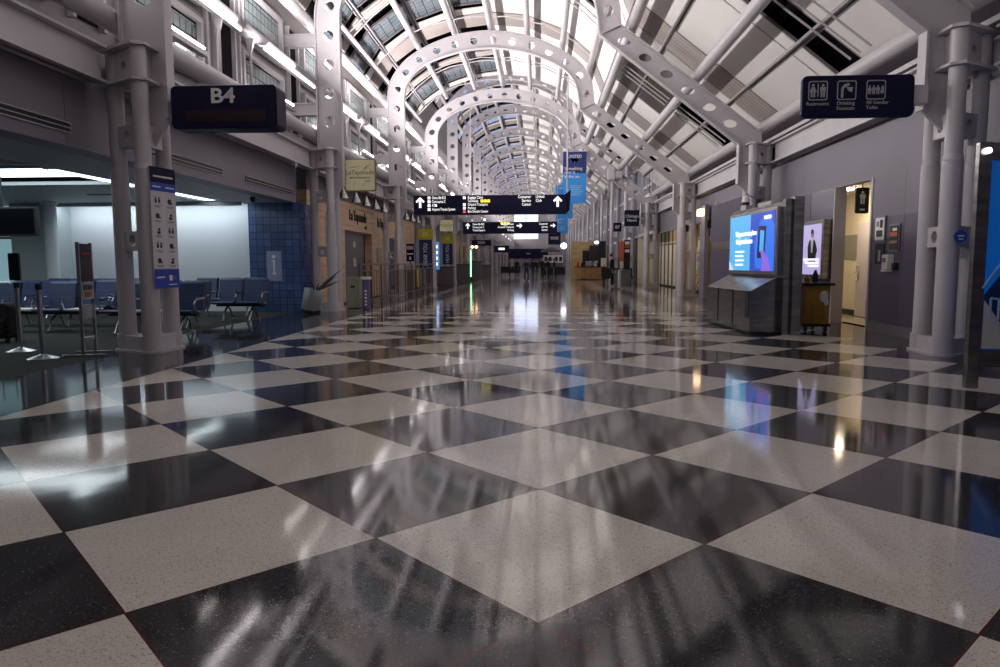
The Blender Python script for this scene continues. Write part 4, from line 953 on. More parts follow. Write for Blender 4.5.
dd = struct(MB().box(7.50, 7.58, 16.55, 17.42, 0.02, 2.2).build('door_2', mat('pale_door', (.55, .50, .52), .4)), 'pale door inside the restroom entry'); MB().box(7.44, 7.47, 17.18, 17.36, 1.03, 1.07).build('door_handle', M['chrome'], dd); MB().box(7.47, 7.5, 17.27, 17.36, 0.85, 1.2).build('handle_plate', M['chrome'], dd)
t = thing('ceiling_lamp', 'warm ceiling lamp inside the restroom entry', 'lamp', (6.75, 16.6, 2.93)); MB().cyl((6.75, 16.6, 2.9), (6.75, 16.6, 2.95), .25, 20).build('diffuser', mat('restroom_lamp', (1, 1, 1), .5, 0, (1, .82, .56), 70), t); MB().cyl((6.75, 16.6, 2.93), (6.75, 16.6, 2.955), .28, 20).build('rim', M['paint'], t)
t = thing('restroom_marker', 'small black hanging sign with a white man above the restroom doorway', 'sign', (6.58, 15.1, 2.3))
MB().xz(rrect(6.44, 6.70, 2.28, 2.80, .04), 15.1, 15.15).build('panel', M['black'], t); MB().cyl((6.57, 15.12, 2.80), (6.57, 15.12, 2.95), .012, 8).build('hanger_rod', M['black'], t)
g = MB(); figure(g, 6.57, 2.60, .25, False, 15.1); g.build('pictogram_figures', M['letter'], t); MB().box(6.52, 6.62, 15.094, 15.1, 2.34, 2.375).build('caption_bars', M['letter'], t)
# posters, dispenser on the right wall
def wall_poster(y0, y1, z0, z1, m1, lab, bits, name='poster'):
    t = thing(name, lab, name.replace('_', ' '), (6.18, (y0+y1)/2, z0), 'notices beside the restroom doorway')
    MB().box(6.175, 6.194, y0, y1, z0, z1).build('frame', M['paint_dark'], t); MB().box(6.168, 6.175, y0+.03, y1-.03, z0+.03, z1-.03).build('sheet', m1, t)
    for k, (a, b, c, d2, mm) in enumerate(bits): MB().box(6.163, 6.168, y0+(y1-y0)*a, y0+(y1-y0)*b, z0+(z1-z0)*c, z0+(z1-z0)*d2).build('print', mm, t)
wall_poster(13.24, 13.63, 1.65, 2.12, M['white'], 'white framed notice with dark print beside the restroom doorway', [(.2, .8, .2, .45, M['brownletter']), (.2, .45, .55, .85, M['brownletter']), (.55, .8, .6, .8, M['sage'])])
wall_poster(12.72, 13.08, 1.47, 1.95, M['brownletter'], 'dark framed notice with orange print on the right wall', [(.15, .85, .55, .7, M['orange']), (.15, .85, .3, .4, mat('tan_print', (.5, .3, .15), .5)), (.2, .6, .75, .85, M['white'])])
t = thing('restroom_sign_plate', 'dark plate with a small man figure under the white notice', 'plate', (6.18, 13.4, 1.29)); MB().box(6.18, 6.194, 13.24, 13.6, 1.25, 1.62).build('plate', M['navy'], t); MB().box(6.175, 6.18, 13.38, 13.46, 1.3, 1.5).build('figure', gm, t)
t = thing('dispenser', 'white hand sanitiser dispenser on the right wall', 'dispenser', (6.15, 13.0, 1.15)); MB().box(6.08, 6.2, 12.90, 13.12, 1.16, 1.42).build('body', M['white'], t, bevel=.02); MB().box(6.07, 6.09, 12.95, 13.07, 1.28, 1.36).build('window', M['paint_dark'], t); MB().box(6.07, 6.18, 12.92, 13.10, 1.12, 1.155).build('drip_tray', M['white'], t)
MB().box(6.12, 6.2, 12.74, 12.82, 1.15, 1.27).build('card_reader', M['black'], t)
# advert on the right wall behind the cart
t = thing('lit_poster', 'lit lilac poster with a dark suited figure on the right wall behind the kiosk', 'light box', (6.0, 16, 1))
MB().box(6.02, 6.2, 15.62, 16.95, .93, 2.20).build('frame', M['steel'], t); MB().box(6.012, 6.02, 15.72, 16.85, 1.02, 2.12).build('face', mat('lit_lilac', (.5, .45, .7), .5, 0, (.50, .46, .85), .55), t)
g = MB(); g.yz([(16.0, 1.30), (16.42, 1.30), (16.46, 1.62), (16.38, 1.76), (16.28, 1.80), (16.14, 1.80), (16.04, 1.74), (15.92, 1.55), (15.98, 1.45)], 6.004, 6.012); g.build('dark_suit', M['cloth_dark'], t)
MB().yz([(16.16, 1.5), (16.24, 1.5), (16.28, 1.80), (16.12, 1.80)], 6.0, 6.004).build('shirt', M['white'], t); MB().yz(circ((16.2, 1.90), .075, 16), 6.0, 6.008).build('face', M['skin'], t); MB().yz([(16.12, 1.92), (16.28, 1.92), (16.27, 1.99), (16.2, 2.02), (16.13, 1.99)], 5.998, 6.002).build('hair', M['hair'], t)
g = MB(); g.box(6.002, 6.006, 15.8, 16.7, 1.33, 1.37); g.box(6.002, 6.006, 15.8, 16.6, 1.26, 1.30); g.box(6.002, 6.006, 15.8, 16.4, 1.19, 1.23); g.build('caption_bars', M['letter_lit'], t)
# cart
t = thing('service_cart', 'ochre service cart with a dark top beside the steel kiosk', 'cart', (5.1, 13.75, 0))
MB().yz([(13.45, .14), (14.15, .14), (14.2, .86), (13.4, .86)], 4.88, 5.34).build('bin_body', M['ochre'], t, bevel=.015); MB().box(4.83, 5.39, 13.33, 14.25, .86, .91).build('top_tray', M['black'], t, bevel=.01)
MB().box(4.86, 5.36, 13.42, 14.18, .10, .15).build('chassis', M['black'], t)
for x in (4.93, 5.29):
    for y in (13.5, 14.1): MB().cyl((x-.02, y, .06), (x+.02, y, .06), .06, 14).build('wheel', M['black'], t, smooth=True)
g = MB(); g.ball((5.22, 13.40, .66), .09, 12, (.9, .35, 1.2)); g.ball((5.26, 13.39, .56), .05, 12, (.9, .4, 1.4)); g.build('rag', M['white'], t, smooth=True)
g = MB(); g.box(4.98, 5.24, 13.425, 13.44, .25, .75); g.build('front_panel', mat('ochre_panel', (.36, .18, .02), .5), t)
for n, (x, y, h_, m_) in enumerate(((4.98, 13.6, .12, M['ochre']), (5.16, 13.7, .2, M['black']))):
    o = MB().lathe([(.05, 0), (.055, h_*.7), (.025, h_), (.025, h_+.03)], (x, y, .911), 14).build('bottle', m_, None, smooth=True); tag(o, ('short ochre' if n == 0 else 'taller black') + ' bottle standing on the service cart top', 'bottle')

# steel kiosk with screen
t = thing('display_kiosk', 'brushed steel kiosk with a glowing blue screen and sloping desk', 'kiosk', (4.2, 13.0, 0))
KIOSK = t
MB().xz([(3.76, .03), (4.27, .03), (4.27, 1.02), (4.20, 1.02), (3.80, .80), (3.76, .78)], 13.0, 15.7).build('desk', M['steel'], t, bevel=.01)
MB().box(4.27, 4.50, 12.95, 15.75, .0, 2.36).build('housing', M['steel'], t, bevel=.012)
MB().box(4.27, 4.40, 12.82, 12.95, 0, 2.40).build('corner_post', M['steel'], t, bevel=.008); MB().box(4.40, 4.57, 12.74, 12.95, 0, 2.43).build('end_panel', M['steel'], t, bevel=.008)
MB().box(3.80, 4.25, 13.04, 15.7, 0, .03).build('kick_plate', M['black'], t)
g = MB(); g.box(3.752, 3.762, 13.95, 13.97, .1, .78); g.box(3.752, 3.762, 14.9, 14.92, .1, .78); g.build('seam', M['black'], t)
MB().box(3.75, 3.77, 13.05, 13.25, .30, .78).build('slot_cover', M['black'], t)
MB().box(4.18, 4.27, 12.98, 15.62, 1.06, 2.28).build('screen_bezel', M['chrome'], t, bevel=.01)
ys = lambda u: 15.55 - u*(15.55-13.05); zs = lambda v: 1.13 + v*(2.22-1.13)
def scr(mb, u0, u1, v0, v1, o): mb.box(4.18-o, 4.18-o+.003, ys(u1), ys(u0), zs(v0), zs(v1)); return mb
scr(MB(), 0, .5, 0, 1, .004).build('screen_left', mat('lit_cyan', (.1, .3, .4), .3, 0, (.10, .50, 1.0), .75), t)
scr(MB(), .5, 1, 0, 1, .004).build('screen_right', mat('lit_blue_deep', (.02, .05, .2), .3, 0, (.02, .06, .50), 1.0), t)
def sp(name, poly, col, es, o=.008): MB().yz([(ys(u), zs(v)) for u, v in poly], 4.18-o, 4.18-o+.003).build(name, mat('lit_'+name, col, .4, 0, col, es), t)
sp('seat_curve', [(.62, .05), (1, .0), (1, .75), (.88, .95), (.7, .85), (.6, .5)], (.03, .16, .75), .8, .006); sp('phone', [(.66, .22), (.82, .22), (.84, .76), (.68, .78)], (.01, .012, .04), .6)
sp('phone_screen', [(.71, .33), (.79, .33), (.805, .68), (.725, .70)], (.06, .40, .85), .8, .011); sp('arm', [(.76, 0), (.95, 0), (.90, .2), (.80, .34), (.73, .36), (.78, .18)], (.24, .12, .62), .8, .013)
sp('wing', [(0, 0), (.12, 0), (.0, .18)], (.55, .65, .85), .8)
text('Things on our new planes', (4.165, ys(.40), zs(.67)), .15, M['letter_lit'], t, 'left', sx=.78); text('that just make sense', (4.165, ys(.365), zs(.53)), .15, M['letter_lit'], t, 'left', sx=.78)
text('UNITED', (4.165, ys(.87), zs(.90)), .10, M['letter_lit'], t, 'left')
g = MB()
for k in range(4): scr(g, .16, .37-.02*(k % 2), .33-.08*k, .36-.08*k, .012)
g.build('text_bars', M['letter_lit'], t)
MB().box(4.3, 4.34, 13.6, 14.3, 2.36, 2.43).build('top_bracket', M['paint'], t); MB().box(4.3, 4.48, 15.0, 15.3, 2.36, 2.46).build('top_box', M['paint'], t); KIOSK.rotation_euler.z = .05
t = thing('dome_camera', 'white dome security camera hanging above the steel kiosk', 'camera', (4.9, 17.5, 2.6)); MB().cyl((4.9, 17.5, 2.72), (4.9, 17.5, 2.86), .10, 16, .07).build('housing', M['white'], t, smooth=True); MB().ball((4.9, 17.5, 2.70), .09, 14).build('dome', M['black'], t, smooth=True)
MB().tube([(4.9, 17.5, 2.85), (4.9, 17.5, 2.95), (5.2, 18.4, 2.98), (5.52, 19.1, 2.98)], .02, 8).build('arm', M['paint'], t, smooth=True)

for n, (x, y, z, lab) in enumerate(((-6.2, 18.0, 3.84, 'small dome camera under the left girder near the second column'), (-7.0, 17.2, 2.92, 'small black dome camera under the gate soffit'))):
    t = thing('dome_camera', lab, 'camera', (x, y, z-.16)); MB().cyl((x, y, z-.07), (x, y, z), .06, 14).build('housing', M['white'] if n == 0 else M['black'], t, smooth=True); MB().ball((x, y, z-.08), .055, 12).build('dome', M['chrome'] if n == 0 else M['black'], t, smooth=True)
# big advert board at the right edge
t = thing('advert_board', 'steel framed blue advert board at the right edge, nearest to the camera', 'advert board', (5.0, 7.4, 0))
MB().box(4.325, 4.45, 7.40, 7.47, 0, 2.46).build('post', M['steel'], t, bevel=.006); MB().box(5.75, 5.88, 7.40, 7.47, 0, 2.46).build('post', M['steel'], t, bevel=.006)
MB().box(4.45, 5.75, 7.40, 7.47, 2.28, 2.45).build('top_bar', M['steel'], t); MB().box(4.45, 5.75, 7.40, 7.47, .22, .40).build('bottom_bar', M['steel'], t)
MB().box(4.45, 5.75, 7.42, 7.46, .40, 2.28).build('poster', mat('lit_poster_blue', (.01, .16, .62), .35, 0, (.0, .14, .62), .22), t)
MB().xz([(4.46, .41), (5.74, .41), (5.74, 2.0), (4.75, 1.35), (4.46, .95)], 7.412, 7.42).build('dark_shape', M['bannerdeep'], t)
MB().xz([(4.46, .41), (5.6, .41), (5.0, .55), (4.62, .68), (4.46, .90)], 7.405, 7.412).build('white_shape', mat('pale_shape', (.6, .6, .64), .4), t)
g = MB()
for a, b in (((4.43, 1.02), (4.66, 1.36)), ((4.52, .92), (4.75, .88)), ((4.52, .92), (4.52, .72)), ((4.6, .90), (4.6, .62))): g.tube([(a[0], 7.402, a[1]), (b[0], 7.402, b[1])], .012, 6)
g.build('rigging_lines', mat('pale_blue_line', (.3, .55, .9), .4), t)
tag(MB().cyl((4.39, 7.36, 2.37), (4.39, 7.40, 2.37), .03, 14).build('spot_lamp', M['lamp_cool']), 'tiny glaring lamp at the top of the advert board post', 'lamp')

# small blue badge on the first right column
t = thing('round_badge', 'round blue badge on the first right column', 'badge', (5.6, 9.9, 1.6)); MB().prism(circ((5.60, 1.62), .085, 24), lambda u, v, d: (u, d, v), 9.885, 9.905).build('disc', mat('badge_blue', (.02, .09, .42), .35), t); g = MB(); g.box(5.56, 5.64, 9.878, 9.885, 1.62, 1.64); g.box(5.57, 5.63, 9.878, 9.885, 1.58, 1.595); g.build('mark', M['letter'], t)

# purple partition between second and third right columns, sconces
t = struct(MB().box(6.0, 6.15, 20.6, 25.6, 0, 3.25).build('wall_right_partition', mat('dark_violet_panel', (0.06, 0.052, 0.095), 0.6)), 'dark violet partition')
struct(MB().box(5.985, 6.0, 20.9, 25.3, 1.72, 1.98).build('trim_9', mat('bronze_band', (.12, .09, .07), .3, .6)))
def sconce(y, z, label, m_):
    t = thing('wall_sconce', label, 'wall lamp', (5.9, y, z)); MB().box(5.82, 5.98, y-.25, y+.25, z, z+.26).build('lamp_shade', m_, t, bevel=.02); MB().box(5.98, 6.0, y-.2, y+.2, z+.04, z+.2).build('back_plate', M['paint'], t)
sconce(26.9, 3.0, 'warm glowing wall sconce beyond the violet partition', M['lamp_warm'])
t = thing('emergency_light', 'small lit emergency light on the right fascia over the violet partition', 'lamp', (6.2, 23.0, 2.95)); MB().box(6.1, 6.28, 22.8, 23.3, 3.08, 3.22).build('housing', M['orange'], t); MB().box(6.07, 6.1, 22.85, 23.25, 3.10, 3.20).build('lamp', M['lamp_warm'], t)
# lit shop between third and fourth right columns
struct(MB().box(7.5, 7.6, 25.6, 46, 0, 3.4).build('wall_shop_back', M['cream']), 'cream back wall of the lit shop'); struct(MB().box(6.15, 7.6, 25.6, 25.7, 0, 3.4).build('wall_shop_side', M['cream'])); struct(MB().box(6.2, 7.6, 45.9, 46, 0, 3.4).build('wall_shop_end', M['cream'])); struct(MB().box(6.5, 7.6, 25.6, 46, 3.3, 3.4).build('ceiling_shop', M['white']))
for n, y in enumerate((27.2, 33.0, 41)):
    t = thing('shop_lamp', f'{NTH[n]} warm ceiling lamp inside the lit shop on the right', 'lamp', (6.9, y, 3.25), 'shop ceiling lamps'); MB().box(6.7, 7.1, y-.3, y+.3, 3.25, 3.30).build('diffuser', mat('shop_lamp', (1, 1, 1), .5, 0, (1, .76, .48), 9 if n < 2 else 6), t); MB().box(6.66, 7.14, y-.34, y+.34, 3.28, 3.305).build('frame', M['paint'], t)
struct(MB().box(6.0, 6.15, 26.6, 27.3, 0, 3.4).build('trim_10', M['wall']))
for n, (y, z, m_) in enumerate(((26.6, 2.55, M['letter_lit']), (30.8, 2.6, M['lamp_cool']))):
    t = thing('shop_sign', ('small black shop sign beside the third right column', 'bright shop light above the shop opening')[n], 'sign', (6.1, y, z)); MB().box(6.08, 6.28, y, y+.5, z, z+.3).build('panel', M['black'], t); MB().box(6.06, 6.08, y+.08, y+.42, z+.08, z+.22).build('face', m_ if n else gm, t)
sm = MB()
for y in [30.9 + 1.25*i for i in range(12)]: sm.box(7.44, 7.5, y, y+.09, 0, 3.3)
sm.box(7.44, 7.5, 25.7, 46, 2.35, 2.43); struct(sm.build('trim_12', mat('bronze_mullion', (.16, .11, .07), .4)))
for n, (y, h_) in enumerate(((26.6, 1.9), (30.0, 2.2), (31.4, 2.2), (33.5, 2.0), (35.4, 2.2))):
    t = thing('display_shelf', f'{NTH[n]} stocked display shelf inside the lit shop on the right', 'shelf', (7.2, y, 0), 'display shelves in the lit shop')
    MB().box(7.2, 7.25, y, y+1.0, 0, h_).build('back_panel', M['cream'] if n % 2 else M['wood'], t)
    g = MB()
    for k in range(5): g.box(6.9, 7.2, y, y+1.0, .2+.38*k, .23+.38*k)
    g.build('shelf_board', M['wood2'], t); MB().box(6.9, 7.2, y, y+.03, 0, h_).build('side_panel', M['wood2'], t)
    for k in range(4):
        for q in range(4): MB().box(6.95, 7.1, y+.1+.22*q, y+.25+.22*q, .231+.38*k, .231+.38*k+.12+.05*((q+k) % 3)).build('goods', (M['orange'], M['letter'], M['lime'], M['bannerblue'])[(q*3+k+n) % 4], t)
dgl = struct(MB().box(6.2, 6.22, 28.9, 30.6, 0, 2.6).build('door_3', mat('shop_glass', (.45, .36, .24), .1)), 'closed glazed shop door'); g = MB()
for y in (28.9, 29.7, 30.55): g.box(6.16, 6.2, y, y+.06, 0, 2.6)
g.build('door_frame', M['chrome'], dgl)

# windows of the far, higher right wall
for k in range(3, 16):
    y0 = FY[k] + .35; gl, fr = MB(), MB()
    gl.box(6.3, 6.32, y0, y0+9.15, 2.9, 7.3)
    for a in (0, 1.8, 3.6, 5.5, 7.3): fr.box(6.1, 6.3, y0+a, y0+a+.14, 0 if k > 3 or a == 0 else 2.9, 7.4)
    for z in (2.9, 4.2, 5.6, 7.0): fr.box(6.14, 6.3, y0, y0+9.15, z, z+.16)
    w = struct(gl.build('window_%d' % NW[0], M['window_dusk']), 'tall window bay in the far right wall'); NW[0] += 1; fr.build('window_frame', M['paint'], w)
    if k > 3: struct(MB().box(6.3, 6.4, y0, y0+9.15, 0, 2.9).build('wall_right_far_%d' % k, M['wall'] if k % 2 else M['mull']))
    struct(MB().box(6.28, 6.5, y0, y0+9.15, 7.3, 8.4).build('wall_right_fascia_%d' % k, M['wall']))

# navy shop signs on the right
t = sign_box('shop_sign', 'navy projecting shop sign with pale lettering beyond the fourth right column', 'sign', 4.32, 5.08, 37.2, 37.4, 3.18, 4.0, .03)
text('Chicago\nNews', (4.70, 37.19, 3.58), .21, M['letter'], t); MB().box(5.08, 5.3, 37.25, 37.35, 3.5, 3.6).build('bracket', M['paint'], t)
t = sign_box('gate_marker', 'small black gate marker beyond the navy shop sign', 'sign', 4.55, 5.05, 45, 45.2, 3.25, 3.8, .02); text('B7', (4.8, 44.99, 3.52), .26, M['letter'], t); MB().box(5.05, 5.45, 45.05, 45.15, 3.45, 3.55).build('bracket', M['paint'], t)
# projector-like box on the fourth right rake
t = thing('speaker_box', 'grey loudspeaker box hung on the fourth right raking beam', 'loudspeaker', (3.6, 37.5, 5.7)); MB().box(3.45, 3.8, 37.3, 37.62, 5.55, 6.2).build('cabinet', M['paint'], t, bevel=.02); MB().box(3.85, 4.2, 37.35, 37.6, 5.65, 6.0).build('cabinet', M['paint'], t, bevel=.02); MB().box(3.55, 3.7, 37.6, 37.8, 5.8, 6.0).build('mount', M['paint'], t)
t = thing('cone_lamp', 'white cone lamp hanging below the right roof slope', 'lamp', (5.0, 33.5, 4.3)); MB().lathe([(.2, 0), (.2, .04), (.06, .16), (.03, .2)], (5.0, 33.5, 4.3), 16).build('lamp_shade', M['white'], t, smooth=True); MB().cyl((5.0, 33.5, 4.5), (5.0, 33.5, 5.5), .012, 8).build('stem', M['black'], t)

# merchandise stand
t = thing('merchandise_stand', 'dark merchandise stand with orange and black goods by the fourth right column', 'display stand', (4.45, 40.5, 0))
MB().box(4.1, 5.1, 40.6, 41.1, 0, .95).build('cabinet', M['mull'], t); MB().box(4.06, 5.14, 40.55, 41.15, .95, 1.0).build('worktop', M['black'], t)
MB().box(4.75, 5.1, 40.95, 41.05, 1.0, 2.6).build('back_panel', M['black'], t); MB().xz([(4.5, 1.4), (4.72, 1.4), (4.74, 2.5), (4.6, 2.6), (4.48, 2.3)], 40.8, 40.86).build('orange_garment', M['orange'], t)
for k, (z, m_) in enumerate(((1.9, M['letter']), (2.15, M['orange']), (1.6, M['cloth_dark']), (2.35, M['letter']))): MB().box(4.8, 5.05, 40.9, 40.95, z, z+.16).build('goods', m_, t)
MB().cyl((4.62, 40.75, 1.0), (4.62, 40.75, 1.38), .1, 14).build('pale_jar', M['cream'], t, smooth=True)
MB().box(4.55, 4.6, 40.84, 40.9, 1.0, 2.6).build('pole', M['chrome'], t)
t = thing('glass_pedestal', 'narrow pale pedestal in front of the merchandise stand', 'pedestal', (4.0, 34.6, 0)); MB().cyl((3.98, 36, .04), (3.98, 36, .95), .09, 16).build('shaft', mat('pale_glass', (.45, .55, .52), .15), t, smooth=True); MB().cyl((3.98, 36, 0), (3.98, 36, .05), .2, 20).build('base', M['chrome'], t, smooth=True); MB().cyl((3.98, 36, .95), (3.98, 36, .99), .14, 16).build('cap', M['chrome'], t, smooth=True)

# wooden coffee kiosk
t = thing('coffee_kiosk', 'wooden coffee kiosk with pale plank back wall on the far right', 'kiosk', (3.8, 58, 0))
MB().xy([(2.8, 57.0), (3.2, 56.3), (4.85, 56.3), (5.1, 57.0), (5.1, 57.6), (2.8, 57.6)], .05, .98).build('counter', M['wood2'], t, bevel=.01); MB().xy([(2.75, 57.0), (3.18, 56.25), (4.9, 56.25), (5.15, 57.0), (5.15, 57.65), (2.75, 57.65)], .98, 1.04).build('worktop', M['black'], t)
MB().xy([(2.86, 57.0), (3.22, 56.36), (4.83, 56.36), (5.04, 57.0)], 0, .05).build('kick_plate', M['black'], t)
g = MB()
for x in (3.5, 4.0, 4.45): g.box(x, x+.015, 56.293, 56.3, .08, .96)
g.build('panel_joint', M['brownletter'], t)
MB().box(2.55, 4.45, 59.6, 59.75, 0, 3.08).build('plank_wall', M['wood_pale'], t); MB().box(3.5, 4.45, 59.5, 59.6, .98, 2.35).build('dark_display', M['black'], t)
g = MB()
for z in (.5, 1.0, 1.5, 2.0, 2.5): g.box(2.55, 4.45, 59.592, 59.6, z, z+.02)
g.build('plank_joint', M['wood2'], t)
MB().box(4.05, 4.8, 59.0, 59.4, 1.5, 2.75).build('menu_panel', M['brownletter'], t); MB().box(4.75, 5.35, 58.8, 59.2, 0, 3.1).build('dark_pillar', M['black'], t)
MB().box(4.85, 5.2, 56.6, 57.4, 1.04, 1.7).build('pale_case', M['cream'], t)
for k, (x, m_, h_) in enumerate(((3.0, M['orange'], .35), (3.35, M['black'], .3), (3.7, M['chrome'], .42), (3.95, M['chrome'], .42), (4.25, M['chrome'], .38), (4.6, M['black'], .3))):
    o = MB().box(x-.12, x+.12, 56.7, 57.0, 1.041, 1.04+h_).build('counter_appliance', m_, None, bevel=.02); tag(o, ('orange', 'squat black', 'first chrome', 'second chrome', 'third chrome', 'right-hand black')[k] + ' appliance standing on the coffee kiosk counter', 'appliance')
t = thing('globe_lamp', 'bright round white lamp left of the coffee kiosk', 'lamp', (1.97, 60, 2.75)); MB().ball((1.97, 60, 2.75), .26, 20).build('globe', M['lamp_cool'], t, smooth=True); MB().cyl((1.97, 60, 3.05), (1.97, 60, 10.5), .012, 6).build('cord', M['black'], t)
t = thing('globe_lamp', 'small white lamp above the coffee kiosk menu', 'lamp', (4.55, 57.5, 2.95)); MB().ball((4.5, 57.5, 2.95), .15, 14, (1.2, 1, .8)).build('globe', M['lamp_cool'], t, smooth=True); MB().cyl((4.5, 57.5, 3.1), (4.5, 57.5, 7.0), .012, 6).build('cord', M['black'], t)
# white stand with dark openings, and canopy
t = thing('white_stall', 'small white stall with dark openings behind the queue', 'stall', (1.2, 66, 0)); MB().box(.3, 2.1, 66, 67, 0, 1.35).build('body', M['mull'], t); MB().box(.3, 2.1, 65.9, 67, 1.35, 2.05).build('upper_box', M['white'], t)
for x in (.4, .8, 1.35, 1.75): MB().box(x, x+.26, 65.88, 65.9, 1.5, 1.9).build('opening', M['black'], t)
MB().lathe([(1.0, 0), (.85, .15), (.3, .4), (.03, .5)], (1.0, 66.4, 2.35), 20).build('canopy', M['black'], t, smooth=True); MB().cyl((1.0, 66.4, 2.0), (1.0, 66.4, 2.6), .03, 8).build('pole', M['black'], t)
for n, (x, y) in enumerate(((0.02, 53.0), (.50, 53.4), (1.0, 53.0))):
    t = thing('belt_post', f'{("left", "middle", "right")[n]} one of three belt posts in the middle of the far floor', 'belt post', (x, y, 0), 'belt posts far down the hall'); MB().cyl((x, y, 0.03), (x, y, 1.05), .04, 10).build('pole', M['chrome'], t, smooth=True); MB().cyl((x, y, 0), (x, y, .04), .2, 18).build('base', M['chrome'], t, smooth=True); MB().cyl((x, y, 1.02), (x, y, 1.09), .05, 10).build('belt_head', M['black'], t)
# far seating blocks
for n, (x, y, w_) in enumerate(((.7, 56.5, 1.4), (1.3, 60, 1.6), (4.15, 43.5, .8), (5.1, 43.0, .9), (-3.0, 72, 2.0))):
    t = thing('far_bench', ('dark bench behind the three belt posts', 'dark bench before the white stall', 'dark bench left of the merchandise stand', 'dark bench behind the merchandise stand', 'dark bench at the far left of the crowd')[n], 'bench', (x, y, 0), 'dark benches far down the hall')
    MB().box(x-w_/2, x+w_/2, y, y+.5, .36, .46).build('seat', M['cloth_dark'], t, bevel=.02); MB().yz([(y+.42, .44), (y+.5, .42), (y+.62, .98), (y+.54, 1.0)], x-w_/2, x+w_/2).build('backrest', M['cloth_dark'], t, bevel=.02)
    for xx in (x-w_/2+.1, x+w_/2-.15): MB().box(xx, xx+.05, y+.05, y+.45, 0, .36).build('leg', M['black'], t)

# far end of the hall
struct(MB().box(-7, 7, 157, 157.3, 0, 15.2).build('wall_back', M['wall_up']), 'pale end wall closing the far hall')
wn = struct(MB().box(-5.75, -.45, 156.9, 157.0, 6.7, 13.2).build('window_end', mat('bright_dusk_glass', (.6, .65, .8), .2, 0, (.62, .70, 1.0), 1.25)), 'large bright window in the far end wall')
g = MB()
for x in (-5.8, -3.1, -.4): g.box(x-.06, x+.06, 156.8, 156.9, 6.6, 13.3)
for z in (6.6, 8.8, 11.0, 13.2): g.box(-5.85, -.35, 156.8, 156.9, z-.06, z+.06)
g.build('window_frame', M['paint'], wn)
ar = MB(); ar.xz([(-2.2, 0)] + [(-.6 + 1.6*math.cos(PI - PI*k/16), 3.0 + 1.6*math.sin(PI*k/16)) for k in range(17)] + [(1.0, 0)], 156.7, 157.0)
struct(ar.build('door_end', M['mull']), 'arched dark passage in the far end wall')

